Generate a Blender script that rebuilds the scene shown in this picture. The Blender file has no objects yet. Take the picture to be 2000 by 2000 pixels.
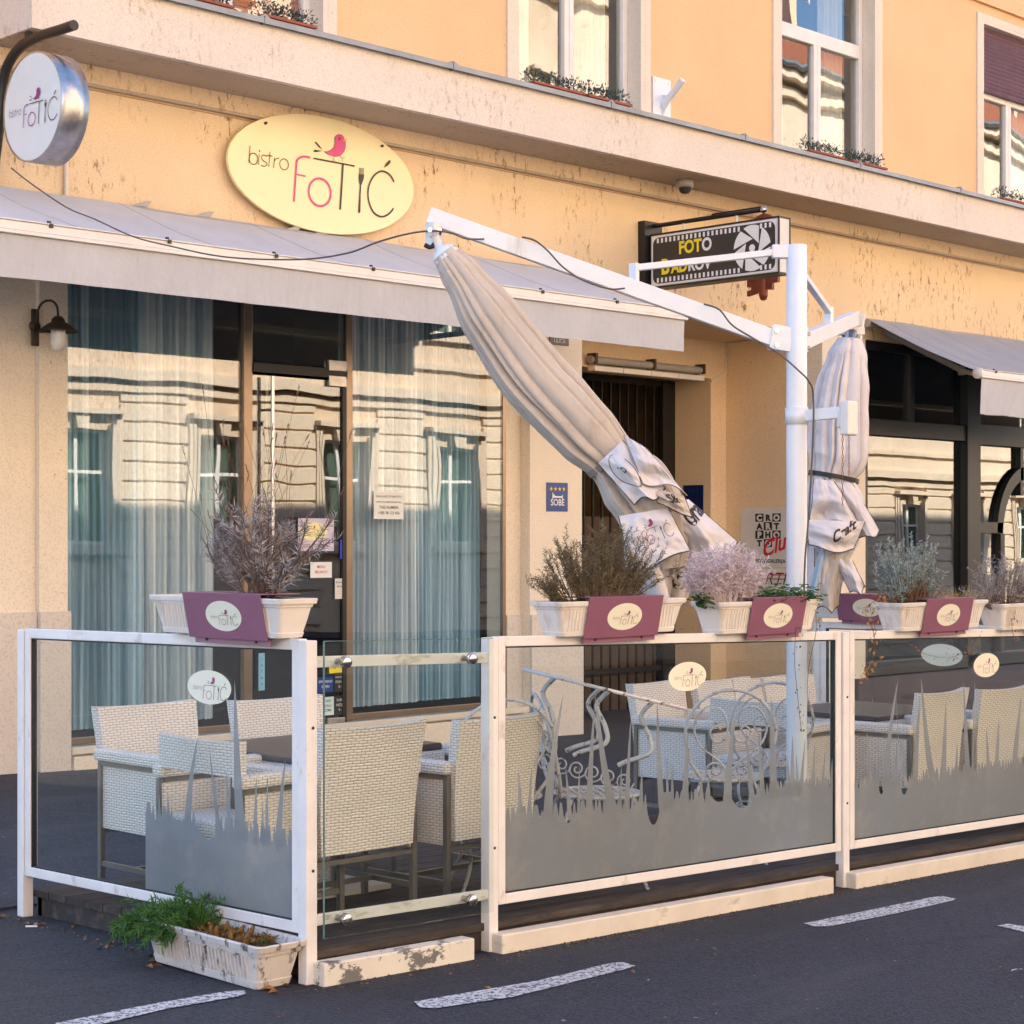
import bpy, math, random
from mathutils import Vector, Matrix, noise
PI = math.pi
SC = bpy.context.scene
COL = SC.collection

# ------------------------------------------------------------------ camera, sky, sun, exposure
F, YH, CD, CH = 3694.0, 1053.0, 12.14, 1.65
TH = math.atan2(3650, 3694)
VW = Vector((math.cos(TH), math.sin(TH), 0)); RT = Vector((math.sin(TH), -math.cos(TH), 0))
CAM = Vector((0, -CD, CH))
cd = bpy.data.cameras.new('camera'); cam = bpy.data.objects.new('camera', cd); COL.objects.link(cam)
cam.location = CAM; cam.rotation_euler = (PI/2, 0, TH - PI/2)
cd.sensor_width = 36; cd.lens = F/2000*36; cd.shift_y = (YH-1000)/2000; cd.clip_end = 500; cd.clip_start = .1
SC.camera = cam
SUN_E, SUN_A = math.radians(30.5), math.radians(15)
w = bpy.data.worlds.new('World'); SC.world = w; w.use_nodes = True
nt = w.node_tree; sky = nt.nodes.new('ShaderNodeTexSky'); sky.sky_type = 'NISHITA'; sky.sun_disc = False
sky.sun_elevation = SUN_E; sky.sun_rotation = SUN_A; sky.ozone_density = 1.6
tint = nt.nodes.new('ShaderNodeMix'); tint.data_type = 'RGBA'; tint.blend_type = 'MULTIPLY'; tint.inputs[0].default_value = 1; tint.inputs[7].default_value = (.88, .98, 1.12, 1)
nt.links.new(sky.outputs[0], tint.inputs[6]); nt.links.new(tint.outputs[2], nt.nodes['Background'].inputs[0]); nt.nodes['Background'].inputs[1].default_value = 0.125
sl = bpy.data.lights.new('sun', 'SUN'); sl.energy = 5.0; sl.angle = math.radians(.5); sl.color = (1, .86, .70)
so = bpy.data.objects.new('sun', sl); COL.objects.link(so)
sd = Vector((math.sin(SUN_A)*math.cos(SUN_E), math.cos(SUN_A)*math.cos(SUN_E), math.sin(SUN_E)))
so.rotation_euler = sd.to_track_quat('Z', 'Y').to_euler(); so.location = sd*60
SC.view_settings.view_transform = 'Standard'; SC.view_settings.look = 'None'; SC.view_settings.exposure = 2.02
SC.view_settings.gamma = 1
SC.cycles.max_bounces = 10; SC.cycles.transparent_max_bounces = 24; SC.cycles.diffuse_bounces = 5
SC.cycles.use_denoising = True
SC.cycles.sample_clamp_indirect = 8

def ray(px, py): return VW + RT*((px-1000)/F) - Vector((0, 0, 1))*((py-YH)/F)
def pY(px, py, Y): d = ray(px, py); return CAM + d*((Y-CAM.y)/d.y)
def pX(px, py, X): d = ray(px, py); return CAM + d*(X/d.x)
def pZ(px, py, z): d = ray(px, py); return CAM + d*((z-CH)/d.z)
def pT(px, py, t): return CAM + ray(px, py)*t
def G(x, y=-6.69): return -.026*(min(max(x, -20), 70)-4.44) - .013*min(max(y+6.69, 0), 2)

# ------------------------------------------------------------------ mesh builder
WM = {}
class MB:
    def __init__(s): s.v = []; s.f = []; s.m = []; s.s = []
    def face(s, pts, mi=0, sm=False):
        n = len(s.v); s.v += [Vector(p) for p in pts]; s.f.append(tuple(range(n, n+len(pts)))); s.m.append(mi); s.s.append(sm)
    def raw(s, vs, fs, mi=0, sm=False):
        n = len(s.v); s.v += [Vector(p) for p in vs]
        for f in fs: s.f.append(tuple(i+n for i in f)); s.m.append(mi); s.s.append(sm)
        return s
    def box(s, a, b, mi=0):
        x0, y0, z0 = [min(p, q) for p, q in zip(a, b)]; x1, y1, z1 = [max(p, q) for p, q in zip(a, b)]
        return s.raw([(x0,y0,z0),(x1,y0,z0),(x1,y1,z0),(x0,y1,z0),(x0,y0,z1),(x1,y0,z1),(x1,y1,z1),(x0,y1,z1)],
              [(0,3,2,1),(4,5,6,7),(0,1,5,4),(1,2,6,5),(2,3,7,6),(3,0,4,7)], mi)
    def bar(s, a, b, wd, ht, mi=0, up=(0,0,1)):
        a = Vector(a); b = Vector(b); d = (b-a).normalized(); u = Vector(up)
        if abs(d.dot(u)) > .98: u = Vector((0, 1, 0))
        r = d.cross(u).normalized(); u = r.cross(d)
        vs = []
        for p in (a, b):
            for i, j in ((-1,-1),(1,-1),(1,1),(-1,1)): vs.append(p + r*(wd/2*i) + u*(ht/2*j))
        return s.raw(vs, [(0,1,2,3),(7,6,5,4),(0,4,5,1),(1,5,6,2),(2,6,7,3),(3,7,4,0)], mi)
    def tube(s, pts, r, n=8, mi=0, cap=True, closed=False):
        pts = [Vector(p) for p in pts]; N = len(pts); rs = r if isinstance(r, (list, tuple)) else [r]*N
        up = None; vs = []
        for i, p in enumerate(pts):
            if closed: d = pts[(i+1) % N]-pts[i-1]
            else: d = pts[min(i+1, N-1)]-pts[max(i-1, 0)]
            if d.length < 1e-9: d = Vector((0, 0, 1))
            d.normalize()
            if up is None: up = d.orthogonal().normalized()
            up = (up - d*up.dot(d));
            if up.length < 1e-6: up = d.orthogonal()
            up.normalize(); q = d.cross(up)
            for k in range(n):
                a = 2*PI*k/n; vs.append(p + (up*math.cos(a)+q*math.sin(a))*rs[i])
        fs = []
        for i in range(N if closed else N-1):
            j = (i+1) % N
            for k in range(n): fs.append((i*n+k, i*n+(k+1) % n, j*n+(k+1) % n, j*n+k))
        s.raw(vs, fs, mi, n > 4)
        if cap and not closed and n > 3:
            s.face(vs[:n][::-1], mi); s.face(vs[-n:], mi)
        return s
    def lathe(s, c, prof, n=24, mi=0, axis=(0,0,1)):
        ax = Vector(axis).normalized(); u = ax.orthogonal().normalized(); q = ax.cross(u); c = Vector(c); vs = []
        for r, h in prof:
            for k in range(n): a = 2*PI*k/n; vs.append(c+ax*h+(u*math.cos(a)+q*math.sin(a))*r)
        fs = [(i*n+k, i*n+(k+1) % n, (i+1)*n+(k+1) % n, (i+1)*n+k) for i in range(len(prof)-1) for k in range(n)]
        s.raw(vs, fs, mi, True); return s
    def grid(s, P, mi=0, sm=True):
        nr = len(P); nc = len(P[0])
        return s.raw([p for r in P for p in r], [(i*nc+j, i*nc+j+1, (i+1)*nc+j+1, (i+1)*nc+j) for i in range(nr-1) for j in range(nc-1)], mi, sm)
    def prism(s, pts, off, mi=0):   # polygon extruded by a vector
        pts = [Vector(p) for p in pts]; off = Vector(off); n = len(pts); vs = pts+[p+off for p in pts]
        s.raw(vs, [tuple(range(n))[::-1], tuple(range(n, 2*n))]+[(i, (i+1) % n, n+(i+1) % n, n+i) for i in range(n)], mi); return s
    def slope(s):
        for v in s.v: v.z += G(v.x, v.y)
        return s
    def xf(s, M, start=0):
        for i in range(start, len(s.v)): s.v[i] = M @ s.v[i]
        return s
def link(name, mb, mats, parent=None, bevel=0, local=False):
    if not isinstance(mats, (list, tuple)): mats = [mats]
    me = bpy.data.meshes.new(name)
    vs = mb.v
    if parent is not None and not local:
        Mi = WM[parent.name].inverted(); vs = [Mi @ v for v in vs]
    me.from_pydata([tuple(v) for v in vs], [], mb.f)
    for m in mats: me.materials.append(m)
    me.polygons.foreach_set('material_index', mb.m); me.polygons.foreach_set('use_smooth', mb.s)
    uv = me.uv_layers.new(name='UVMap'); d = [0.0]*(2*len(me.loops))
    for p in me.polygons:
        n = p.normal; ax = max(range(3), key=lambda k: abs(n[k]))
        for li in p.loop_indices:
            c = me.vertices[me.loops[li].vertex_index].co
            if ax == 0: a, b = c.y, c.z
            elif ax == 1: a, b = c.x, c.z
            else: a, b = c.x, c.y
            d[2*li] = a; d[2*li+1] = b
    uv.data.foreach_set('uv', d); me.update()
    o = bpy.data.objects.new(name, me); COL.objects.link(o)
    if parent is not None: o.parent = parent; WM[o.name] = WM[parent.name]
    else: WM[o.name] = Matrix.Identity(4)
    if bevel:
        b = o.modifiers.new('bevel', 'BEVEL'); b.width = bevel; b.segments = 2; b.limit_method = 'ANGLE'; b.angle_limit = .7
    return o
def thing(name, label, cat, loc=(0,0,0), rz=0, group=None):
    o = bpy.data.objects.new(name, None); COL.objects.link(o); o.location = loc; o.rotation_euler = (0, 0, rz)
    o.empty_display_size = .1
    o['label'] = label; o['category'] = cat
    if group: o['group'] = group
    WM[o.name] = Matrix.Translation(Vector(loc)) @ Matrix.Rotation(rz, 4, 'Z'); return o
def solo(name, label, cat, mb, mats, group=None, bevel=0):
    o = link(name, mb, mats, None, bevel); o['label'] = label; o['category'] = cat
    if group: o['group'] = group
    return o
def struct(name, mb, mats, kind='structure'):
    o = link(name, mb, mats); o['kind'] = kind; return o

# ------------------------------------------------------------------ materials
def new_mat(name):
    m = bpy.data.materials.new(name); m.use_nodes = True; nt = m.node_tree; return m, nt, nt.nodes['Principled BSDF']
def N(nt, t, **k):
    n = nt.nodes.new('ShaderNode'+t)
    for a, b in k.items(): setattr(n, a, b)
    return n
def coords(nt, sc=(1,1,1), kind='Object'):
    tc = N(nt, 'TexCoord'); mp = N(nt, 'Mapping'); mp.inputs['Scale'].default_value = sc
    nt.links.new(tc.outputs[kind], mp.inputs[0]); return mp.outputs[0]
def wcoords(nt, sc=(1,1,1)):
    ge = N(nt, 'NewGeometry'); mp = N(nt, 'Mapping'); mp.inputs['Scale'].default_value = sc
    nt.links.new(ge.outputs['Position'], mp.inputs[0]); return mp.outputs[0]
def noise_n(nt, vec, scale, detail=4, rough=.6):
    n = N(nt, 'TexNoise'); n.inputs['Scale'].default_value = scale; n.inputs['Detail'].default_value = detail
    n.inputs['Roughness'].default_value = rough; nt.links.new(vec, n.inputs['Vector']); return n.outputs[0]
def ramp(nt, src, a, b, c0=(0,0,0,1), c1=(1,1,1,1)):
    r = N(nt, 'ValToRGB'); r.color_ramp.elements[0].position = a; r.color_ramp.elements[1].position = b
    r.color_ramp.elements[0].color = c0; r.color_ramp.elements[1].color = c1; nt.links.new(src, r.inputs[0]); return r.outputs[0]
def mixc(nt, fac, a, b):
    m = N(nt, 'Mix', data_type='RGBA')
    if isinstance(fac, (int, float)): m.inputs[0].default_value = fac
    else: nt.links.new(fac, m.inputs[0])
    for i, x in ((6, a), (7, b)):
        if isinstance(x, (tuple, list)): m.inputs[i].default_value = (*x[:3], 1)
        else: nt.links.new(x, m.inputs[i])
    return m.outputs[2]
def math_n(nt, op, a, b=None):
    m = N(nt, 'Math', operation=op)
    for i, x in enumerate((a, b)):
        if x is None: continue
        if isinstance(x, (int, float)): m.inputs[i].default_value = x
        else: nt.links.new(x, m.inputs[i])
    return m.outputs[0]
def bump(nt, bs, h, st, dist=.01):
    b = N(nt, 'Bump'); b.inputs['Strength'].default_value = st; b.inputs['Distance'].default_value = dist
    nt.links.new(h, b.inputs['Height']); nt.links.new(b.outputs[0], bs.inputs['Normal']); return b
def plain(name, c, rough=.5, metal=0, var=.12, vs=6, bs=0, bscale=200, spec=.5, dirt=None, dsc=9, dth=(.58,.68), streak=(1,1,1)):
    m, nt, b = new_mat(name); b.inputs['Roughness'].default_value = rough; b.inputs['Metallic'].default_value = metal
    b.inputs['Specular IOR Level'].default_value = spec
    v = wcoords(nt) if False else coords(nt)
    n = noise_n(nt, v, vs, 5)
    col = mixc(nt, ramp(nt, n, .3, .7), tuple(x*(1-var) for x in c), tuple(min(1, x*(1+var)) for x in c))
    if dirt:
        n2 = noise_n(nt, coords(nt, streak), dsc, 8, .7)
        col = mixc(nt, ramp(nt, n2, *dth), col, dirt)
    nt.links.new(col, b.inputs['Base Color'])
    if bs: bump(nt, b, noise_n(nt, v, bscale, 3), bs, .003)
    return m
def stucco(name, c, var=.10, stains=0, grain=90, soft=None):
    m, nt, b = new_mat(name); b.inputs['Roughness'].default_value = .95; b.inputs['Specular IOR Level'].default_value = .15
    v = wcoords(nt)
    big = noise_n(nt, v, .9, 5, .55); fine = noise_n(nt, v, grain, 3, .7)
    col = mixc(nt, ramp(nt, big, .3, .72), tuple(x*(1-var) for x in c), tuple(min(1, x*(1+var*.5)) for x in c))
    col = mixc(nt, ramp(nt, fine, .36, .5), tuple(x*.80 for x in c), col)
    spk = noise_n(nt, v, 33, 2, .5)
    col = mixc(nt, ramp(nt, spk, .73, .77), col, (c[0]*.45, c[1]*.38, c[2]*.3))
    if stains:
        a = noise_n(nt, wcoords(nt, (1, 1, .8)), 1.25, 4, .6); d = noise_n(nt, wcoords(nt, (1, 1, .38)), 17, 9, .78)
        mk = math_n(nt, 'MULTIPLY', ramp(nt, a, .47, .57), ramp(nt, d, .535, .615))
        col = mixc(nt, math_n(nt, 'MULTIPLY', mk, stains), col, (.20, .10, .035))
        g = noise_n(nt, wcoords(nt, (1, 1, .25)), 2.2, 6, .7)
        col = mixc(nt, math_n(nt, 'MULTIPLY', ramp(nt, g, .55, .75), .18), col, (c[0]*.62, c[1]*.5, c[2]*.4))
    nt.links.new(col, b.inputs['Base Color'])
    bump(nt, b, fine, .55, .006); return m
def glass(name, tint=(.85,.9,.9), f0=.05, gain=1.0, wav=0, wscale=.9, rough=0):
    m, nt, b = new_mat(name); nt.nodes.remove(b); out = nt.nodes['Material Output']
    tr = N(nt, 'BsdfTransparent'); tr.inputs[0].default_value = (*tint, 1)
    gl = N(nt, 'BsdfGlossy'); gl.inputs['Roughness'].default_value = rough; gl.inputs[0].default_value = (1, 1, 1, 1)
    if wav:
        bp = N(nt, 'Bump'); bp.inputs['Strength'].default_value = 1; bp.inputs['Distance'].default_value = wav
        nt.links.new(noise_n(nt, wcoords(nt, (1.6, 1.6, .8)), wscale, 2, .4), bp.inputs['Height'])
        nt.links.new(bp.outputs[0], gl.inputs['Normal'])
    ge = N(nt, 'NewGeometry'); dt = N(nt, 'VectorMath', operation='DOT_PRODUCT')
    nt.links.new(ge.outputs['Normal'], dt.inputs[0]); nt.links.new(ge.outputs['Incoming'], dt.inputs[1])
    c = math_n(nt, 'SUBTRACT', 1, math_n(nt, 'ABSOLUTE', dt.outputs['Value']))   # Schlick reflectance of clear glass
    f = math_n(nt, 'MINIMUM', math_n(nt, 'ADD', f0, math_n(nt, 'MULTIPLY', math_n(nt, 'POWER', c, 5), gain)), .95)
    mx = N(nt, 'MixShader'); nt.links.new(f, mx.inputs[0]); nt.links.new(tr.outputs[0], mx.inputs[1]); nt.links.new(gl.outputs[0], mx.inputs[2])
    nt.links.new(mx.outputs[0], out.inputs[0]); return m
def wicker(name, c=(.62,.56,.5), pu=.040, pv=.0235):
    m, nt, b = new_mat(name); b.inputs['Roughness'].default_value = .42
    tc = N(nt, 'TexCoord'); mp = N(nt, 'Mapping'); mp.inputs['Scale'].default_value = (1/pu, 1/pv, 1); nt.links.new(tc.outputs['UV'], mp.inputs[0])
    wob = N(nt, 'VectorMath', operation='ADD'); nz = N(nt, 'TexNoise'); nz.inputs['Scale'].default_value = 14; nt.links.new(tc.outputs['UV'], nz.inputs['Vector'])
    sc_ = N(nt, 'VectorMath', operation='SCALE'); sc_.inputs['Scale'].default_value = .35; nt.links.new(nz.outputs['Color'], sc_.inputs[0]); nt.links.new(mp.outputs[0], wob.inputs[0]); nt.links.new(sc_.outputs[0], wob.inputs[1])
    sp = N(nt, 'SeparateXYZ'); nt.links.new(wob.outputs[0], sp.inputs[0])
    f = lambda o, k: math_n(nt, 'ABSOLUTE', math_n(nt, 'SINE', math_n(nt, 'MULTIPLY', o, PI*k)))
    # over-under weave: broad horizontal strands cross thin uprights, alternate rows shifted by half
    row = math_n(nt, 'MODULO', math_n(nt, 'FLOOR', math_n(nt, 'MULTIPLY', sp.outputs[1], 2)), 2)
    u_ = math_n(nt, 'ADD', sp.outputs[0], math_n(nt, 'MULTIPLY', row, .5))
    along = f(u_, 1); across = f(sp.outputs[1], 2)
    h = math_n(nt, 'MULTIPLY', math_n(nt, 'POWER', across, .5), math_n(nt, 'POWER', along, .35))
    n = noise_n(nt, coords(nt), 4, 5); n2 = noise_n(nt, coords(nt), 60, 2)
    base = mixc(nt, math_n(nt, 'MULTIPLY', ramp(nt, n, .45, .75), .30), c, tuple(x*.62 for x in c)); base = mixc(nt, ramp(nt, n2, .3, .7), mixc(nt, .15, base, (.3, .25, .2)), base)
    nt.links.new(mixc(nt, ramp(nt, h, .22, .55), (.34, .27, .215), base), b.inputs['Base Color'])
    bump(nt, b, h, .9, .004); return m
def asphalt(name, c, sc=1):
    m, nt, b = new_mat(name); b.inputs['Roughness'].default_value = .8; b.inputs['Specular IOR Level'].default_value = .35
    v = wcoords(nt); vo = N(nt, 'TexVoronoi'); vo.inputs['Scale'].default_value = 95*sc; nt.links.new(v, vo.inputs[0])
    n1 = noise_n(nt, v, 1.1, 6, .65); n2 = noise_n(nt, v, 160*sc, 2)
    col = mixc(nt, ramp(nt, n1, .3, .7), tuple(x*.6 for x in c), tuple(x*1.45 for x in c))
    sp = N(nt, 'SeparateColor'); nt.links.new(vo.outputs['Color'], sp.inputs[0])
    col = mixc(nt, ramp(nt, sp.outputs[0], .0, 1.), col, mixc(nt, .5, col, tuple(x*4.5 for x in c)))
    col = mixc(nt, ramp(nt, n2, .38, .5), tuple(x*.35 for x in c), col)
    wn = noise_n(nt, v, 2.2, 3, .6); vm = N(nt, 'VectorMath', operation='ADD'); cb_ = N(nt, 'CombineXYZ')
    nt.links.new(math_n(nt, 'MULTIPLY', wn, 1.4), cb_.inputs[0]); nt.links.new(math_n(nt, 'MULTIPLY', wn, -1.1), cb_.inputs[1]); nt.links.new(v, vm.inputs[0]); nt.links.new(cb_.outputs[0], vm.inputs[1])
    cr = N(nt, 'TexVoronoi', feature='DISTANCE_TO_EDGE'); cr.inputs['Scale'].default_value = .42; nt.links.new(vm.outputs[0], cr.inputs[0])
    col = mixc(nt, math_n(nt, 'MULTIPLY', ramp(nt, cr.outputs[0], .0, .006, (1, 1, 1, 1), (0, 0, 0, 1)), .55), col, (.012, .012, .014))
    n5 = noise_n(nt, wcoords(nt, (.35, 1.6, 1)), 1.6, 5, .6); col = mixc(nt, math_n(nt, 'MULTIPLY', ramp(nt, n5, .52, .68), .30), col, (.085, .08, .078))
    n3 = noise_n(nt, v, 23, 2, .4); col = mixc(nt, ramp(nt, n3, .77, .79), col, (.42, .42, .4))
    n4 = noise_n(nt, wcoords(nt, (1, 1.0, 1)), .55, 5, .6); col = mixc(nt, math_n(nt, 'MULTIPLY', ramp(nt, n4, .5, .62), .4), col, tuple(x*.6 for x in c))
    nt.links.new(col, b.inputs['Base Color']); bump(nt, b, vo.outputs['Distance'], .7, .004); return m
def paint_road(name):
    m, nt, b = new_mat(name); b.inputs['Roughness'].default_value = .7; v = wcoords(nt)
    n = noise_n(nt, v, 55, 6, .75)
    nt.links.new(mixc(nt, ramp(nt, n, .455, .50), (.045, .045, .055), (.55, .55, .56)), b.inputs['Base Color'])
    bump(nt, b, n, .5, .004); return m
def cloth(name, c, var=.08, stain=None, tr=.0, weave=700):
    m, nt, b = new_mat(name); b.inputs['Roughness'].default_value = .9; b.inputs['Specular IOR Level'].default_value = .2
    b.inputs['Sheen Weight'].default_value = .15
    v = coords(nt); n = noise_n(nt, v, 2.3, 5)
    col = mixc(nt, ramp(nt, n, .3, .7), tuple(x*(1-var) for x in c), tuple(min(1, x*(1+var)) for x in c))
    st = noise_n(nt, coords(nt, (1, 1, .12)), 26, 5, .7)
    col = mixc(nt, math_n(nt, 'MULTIPLY', ramp(nt, st, .5, .72), .22), col, tuple(x*.62 for x in c))
    if stain:
        s2 = noise_n(nt, v, 3.1, 7, .7); col = mixc(nt, math_n(nt, 'MULTIPLY', ramp(nt, s2, .57, .72), .6), col, stain)
    nt.links.new(col, b.inputs['Base Color']); b2 = bump(nt, b, noise_n(nt, v, weave, 2), .25, .001)
    wr = N(nt, 'Bump'); wr.inputs['Strength'].default_value = .8; wr.inputs['Distance'].default_value = .012
    a_ = noise_n(nt, v, 7, 4, .55); rd_ = math_n(nt, 'ABSOLUTE', math_n(nt, 'SUBTRACT', a_, .5)); nt.links.new(rd_, wr.inputs['Height']); nt.links.new(wr.outputs[0], b2.inputs['Normal']); return m
def leafm(name, c, c2, sc=14):
    m, nt, b = new_mat(name); b.inputs['Roughness'].default_value = .65; b.inputs['Specular IOR Level'].default_value = .3
    n = noise_n(nt, coords(nt), sc, 4, .7); nt.links.new(mixc(nt, ramp(nt, n, .35, .65), c, c2), b.inputs['Base Color']); return m

M = {}
M['upper'] = stucco('orange_render', (.82, .53, .29), .08, 0, 70)
M['lower'] = stucco('cream_render', (.81, .61, .385), .08, 1.0, 80)
M['recess'] = stucco('recess_render', (.80, .60, .38), .07, 0, 80)
M['pier'] = stucco('pale_render', (.84, .72, .57), .06, 0, 80)
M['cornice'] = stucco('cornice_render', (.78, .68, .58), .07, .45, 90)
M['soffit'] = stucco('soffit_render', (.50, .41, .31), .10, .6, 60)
M['plinth'] = stucco('plinth_render', (.70, .62, .54), .08, 0, 50)
M['trim'] = stucco('trim_render', (.78, .68, .55), .06, 0, 120)
M['zinc'] = plain('zinc', (.23, .25, .28), .45, .7, .15, 3)
M['wframe'] = plain('white_frame', (.74, .69, .64), .4, 0, .06, 5)
M['whitem'] = plain('white_paint_metal', (.74, .75, .78), .33, 0, .05, 4, dirt=(.50, .38, .26), dsc=3.5, dth=(.64, .82), streak=(1, 1, .2))
M['fencem'] = plain('fence_paint', (.78, .73, .70), .40, 0, .07, 5, dirt=(.40, .30, .23), dsc=13, dth=(.58, .74), streak=(.5, .5, .35))
M['beam'] = plain('kerb_beam', (.70, .62, .52), .6, 0, .1, 4, .3, 90, dirt=(.34, .26, .2), dsc=8, dth=(.57, .75), streak=(.5, .5, 1))
M['beamworn'] = plain('worn_beam', (.70, .64, .55), .6, 0, .08, 4, .3, 90, dirt=(.16, .15, .145), dsc=11, dth=(.53, .555), streak=(.6, 1, 1))
M['bronze'] = plain('bronze_frame', (.30, .22, .16), .3, .85, .1, 5)
M['blackm'] = plain('black_metal', (.018, .016, .016), .4, .2, .1, 5)
M['dark'] = plain('dark_interior', (.035, .03, .03), .8)
M['room'] = plain('room_wall', (.10, .085, .075), .9)
M['steel'] = plain('steel', (.55, .52, .5), .22, 1, .1, 30)
M['brushed'] = plain('brushed_steel', (.50, .47, .45), .33, 1, .2, 14, dirt=(.2, .15, .12), dsc=12, dth=(.6, .75), streak=(1, 1, .25))
M['chairleg'] = plain('chair_leg_metal', (.23, .20, .17), .35, .6, .2, 5)
M['wicker'] = wicker('wicker', (.90, .81, .73))
M['wicker2'] = wicker('wicker_seat', (.88, .84, .80))
M['tabletop'] = plain('dark_tabletop', (.055, .038, .036), .35)
M['deck'] = plain('deck_board', (.034, .024, .020), .75, 0, .4, 6, .6, 60, dirt=(.10, .075, .055), dsc=16, dth=(.5, .72), streak=(.15, 1, 1))
M['asphalt'] = asphalt('road_asphalt', (.019, .020, .026))
M['pave'] = asphalt('pavement_asphalt', (.025, .027, .035), .8)
M['roadpaint'] = paint_road('road_paint')
M['kerb'] = plain('kerb_stone', (.30, .29, .29), .8, 0, .2, 5, .4, 80)
M['shopglass'] = glass('shop_glass', (.96, .99, 1.0), .085, 1, .002, .7)
M['darkglass'] = glass('dark_shop_glass', (.6, .65, .65), .12, 1, .002, .6)
M['upglass'] = glass('upper_glass', (.85, .88, .88), .12, 1, .005, .8)
M['fglass'] = glass('fence_glass', (.95, .975, .97), .03, 1)
M['frost'] = plain('frosted_film', (.22, .24, .25), .34, 0, .08, 3, spec=.4, dirt=(.31, .31, .30), dsc=5, dth=(.5, .7))
M['frostside'] = plain('frosted_film_side', (.235, .25, .245), .34, 0, .03, 2, spec=.35)
for fm in (M['frost'], M['frostside']):
    nt_ = fm.node_tree; b_ = nt_.nodes['Principled BSDF']; tr_ = nt_.nodes.new('ShaderNodeBsdfTransparent'); tl_ = nt_.nodes.new('ShaderNodeBsdfTranslucent'); tl_.inputs[0].default_value = (.5, .53, .54, 1)
    m1_ = nt_.nodes.new('ShaderNodeMixShader'); m1_.inputs[0].default_value = .22; m2_ = nt_.nodes.new('ShaderNodeMixShader'); m2_.inputs[0].default_value = .07
    nt_.links.new(b_.outputs[0], m1_.inputs[1]); nt_.links.new(tl_.outputs[0], m1_.inputs[2]); nt_.links.new(m1_.outputs[0], m2_.inputs[1]); nt_.links.new(tr_.outputs[0], m2_.inputs[2]); nt_.links.new(m2_.outputs[0], nt_.nodes['Material Output'].inputs[0])
M['seal'] = plain('black_seal', (.012, .012, .012), .6)
M['blind'] = cloth('vertical_blind', (.74, .80, .82), .05)
M['blind_skylit'] = cloth('vertical_blind_skylit', (.42, .60, .70), .06)  # bluish copy of the blind; the sky's blue light is in its colour
for bm in (M['blind'], M['blind_skylit']):
    nt_ = bm.node_tree; b_ = nt_.nodes['Principled BSDF']; old = b_.inputs['Base Color'].links[0].from_socket
    st = noise_n(nt_, coords(nt_, (1, .01, .02)), 11, 1, .5); nt_.links.new(mixc(nt_, ramp(nt_, st, .42, .60), tuple([.30, .40, .47] if bm == M['blind'] else [.12, .25, .33]), old), b_.inputs['Base Color'])
M['curtain'] = cloth('net_curtain', (.75, .70, .62), .05)
M['awning'] = cloth('awning_cloth', (.51, .50, .52), .06, weave=500)
M['awning2'] = cloth('awning_cloth_grey', (.30, .31, .34), .06, weave=500)
M['canvas'] = cloth('parasol_canvas', (.56, .47, .395), .08, (.34, .22, .14))
M['canvasw'] = cloth('parasol_canvas_pale', (.68, .62, .61), .07, (.48, .38, .33))
M['strap'] = cloth('strap', (.30, .22, .18), .1)
M['sticker'] = plain('sticker_cream', (.80, .76, .60), .45, 0, .02)
M['signface'] = plain('sign_face_yellow', (.86, .73, .42), .38, 0, .04, 2)
M['drumface'] = plain('drum_face_white', (.72, .76, .76), .35, 0, .02)
M['ink'] = plain('brown_ink', (.04, .028, .02), .5, 0, 0)
M['pink'] = plain('pink_ink', (.62, .06, .22), .5, 0, 0)
M['purpleink'] = plain('purple_ink', (.30, .03, .19), .5, 0, 0)
M['orangeink'] = plain('orange_ink', (.85, .35, .03), .5, 0, 0)
M['plum'] = plain('plum_plate', (.25, .095, .155), .42, 0, .06, 5)
M['planter'] = plain('planter_plastic', (.72, .66, .60), .55, 0, .06, 5, dirt=(.42, .30, .2), dsc=6, dth=(.56, .76), streak=(1, 1, .3))
M['planterd'] = plain('planter_dirty', (.60, .54, .50), .65, 0, .1, 8, dirt=(.12, .09, .075), dsc=20, dth=(.53, .62), streak=(1, 1, .35))
M['soil'] = plain('soil', (.05, .035, .025), .95, 0, .3, 40, .8, 60)
M['terra'] = plain('terracotta', (.30, .075, .04), .7)
M['blue'] = plain('blue_enamel', (.012, .05, .22), .3)
M['navy'] = plain('navy_enamel', (.006, .018, .085), .35)
M['white'] = plain('white_print', (.8, .8, .78), .5, 0, .02)
M['signwhite'] = plain('pale_board', (.66, .63, .58), .5, 0, .03)
M['paper'] = plain('paper', (.78, .78, .76), .8, 0, .02)
M['yellow'] = plain('yellow_print', (.85, .68, .02), .5, 0, .02)
M['black'] = plain('black_print', (.012, .012, .014), .45, 0, .02)
M['film'] = plain('film_black', (.03, .028, .03), .35, 0, .03)
M['red'] = plain('red_print', (.60, .02, .03), .5, 0, 0)
M['gold'] = plain('gold_print', (.75, .55, .12), .4, 0, 0)
M['rust'] = plain('rust_brown', (.22, .05, .025), .5, .2, .2, 20)
M['cable'] = plain('cable', (.10, .085, .085), .6)
M['iron'] = plain('worn_white_iron', (.55, .53, .53), .5, .1, .1, 8, dirt=(.14, .07, .04), dsc=30, dth=(.56, .62))
M['globe'] = plain('opal_globe', (.82, .76, .68), .3)
M['lampm'] = plain('lamp_bronze', (.06, .04, .028), .5, .5)
M['shutter'] = plain('purple_shutter', (.15, .075, .10), .5)
M['orangeblind'] = plain('orange_blind', (.75, .20, .08), .7)
M['camwhite'] = plain('grey_plastic', (.36, .33, .30), .5)
M['stemm'] = leafm('woody_stem', (.10, .055, .035), (.17, .11, .08))
M['lav'] = leafm('dry_lavender', (.17, .13, .115), (.46, .43, .43), 22)
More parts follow.
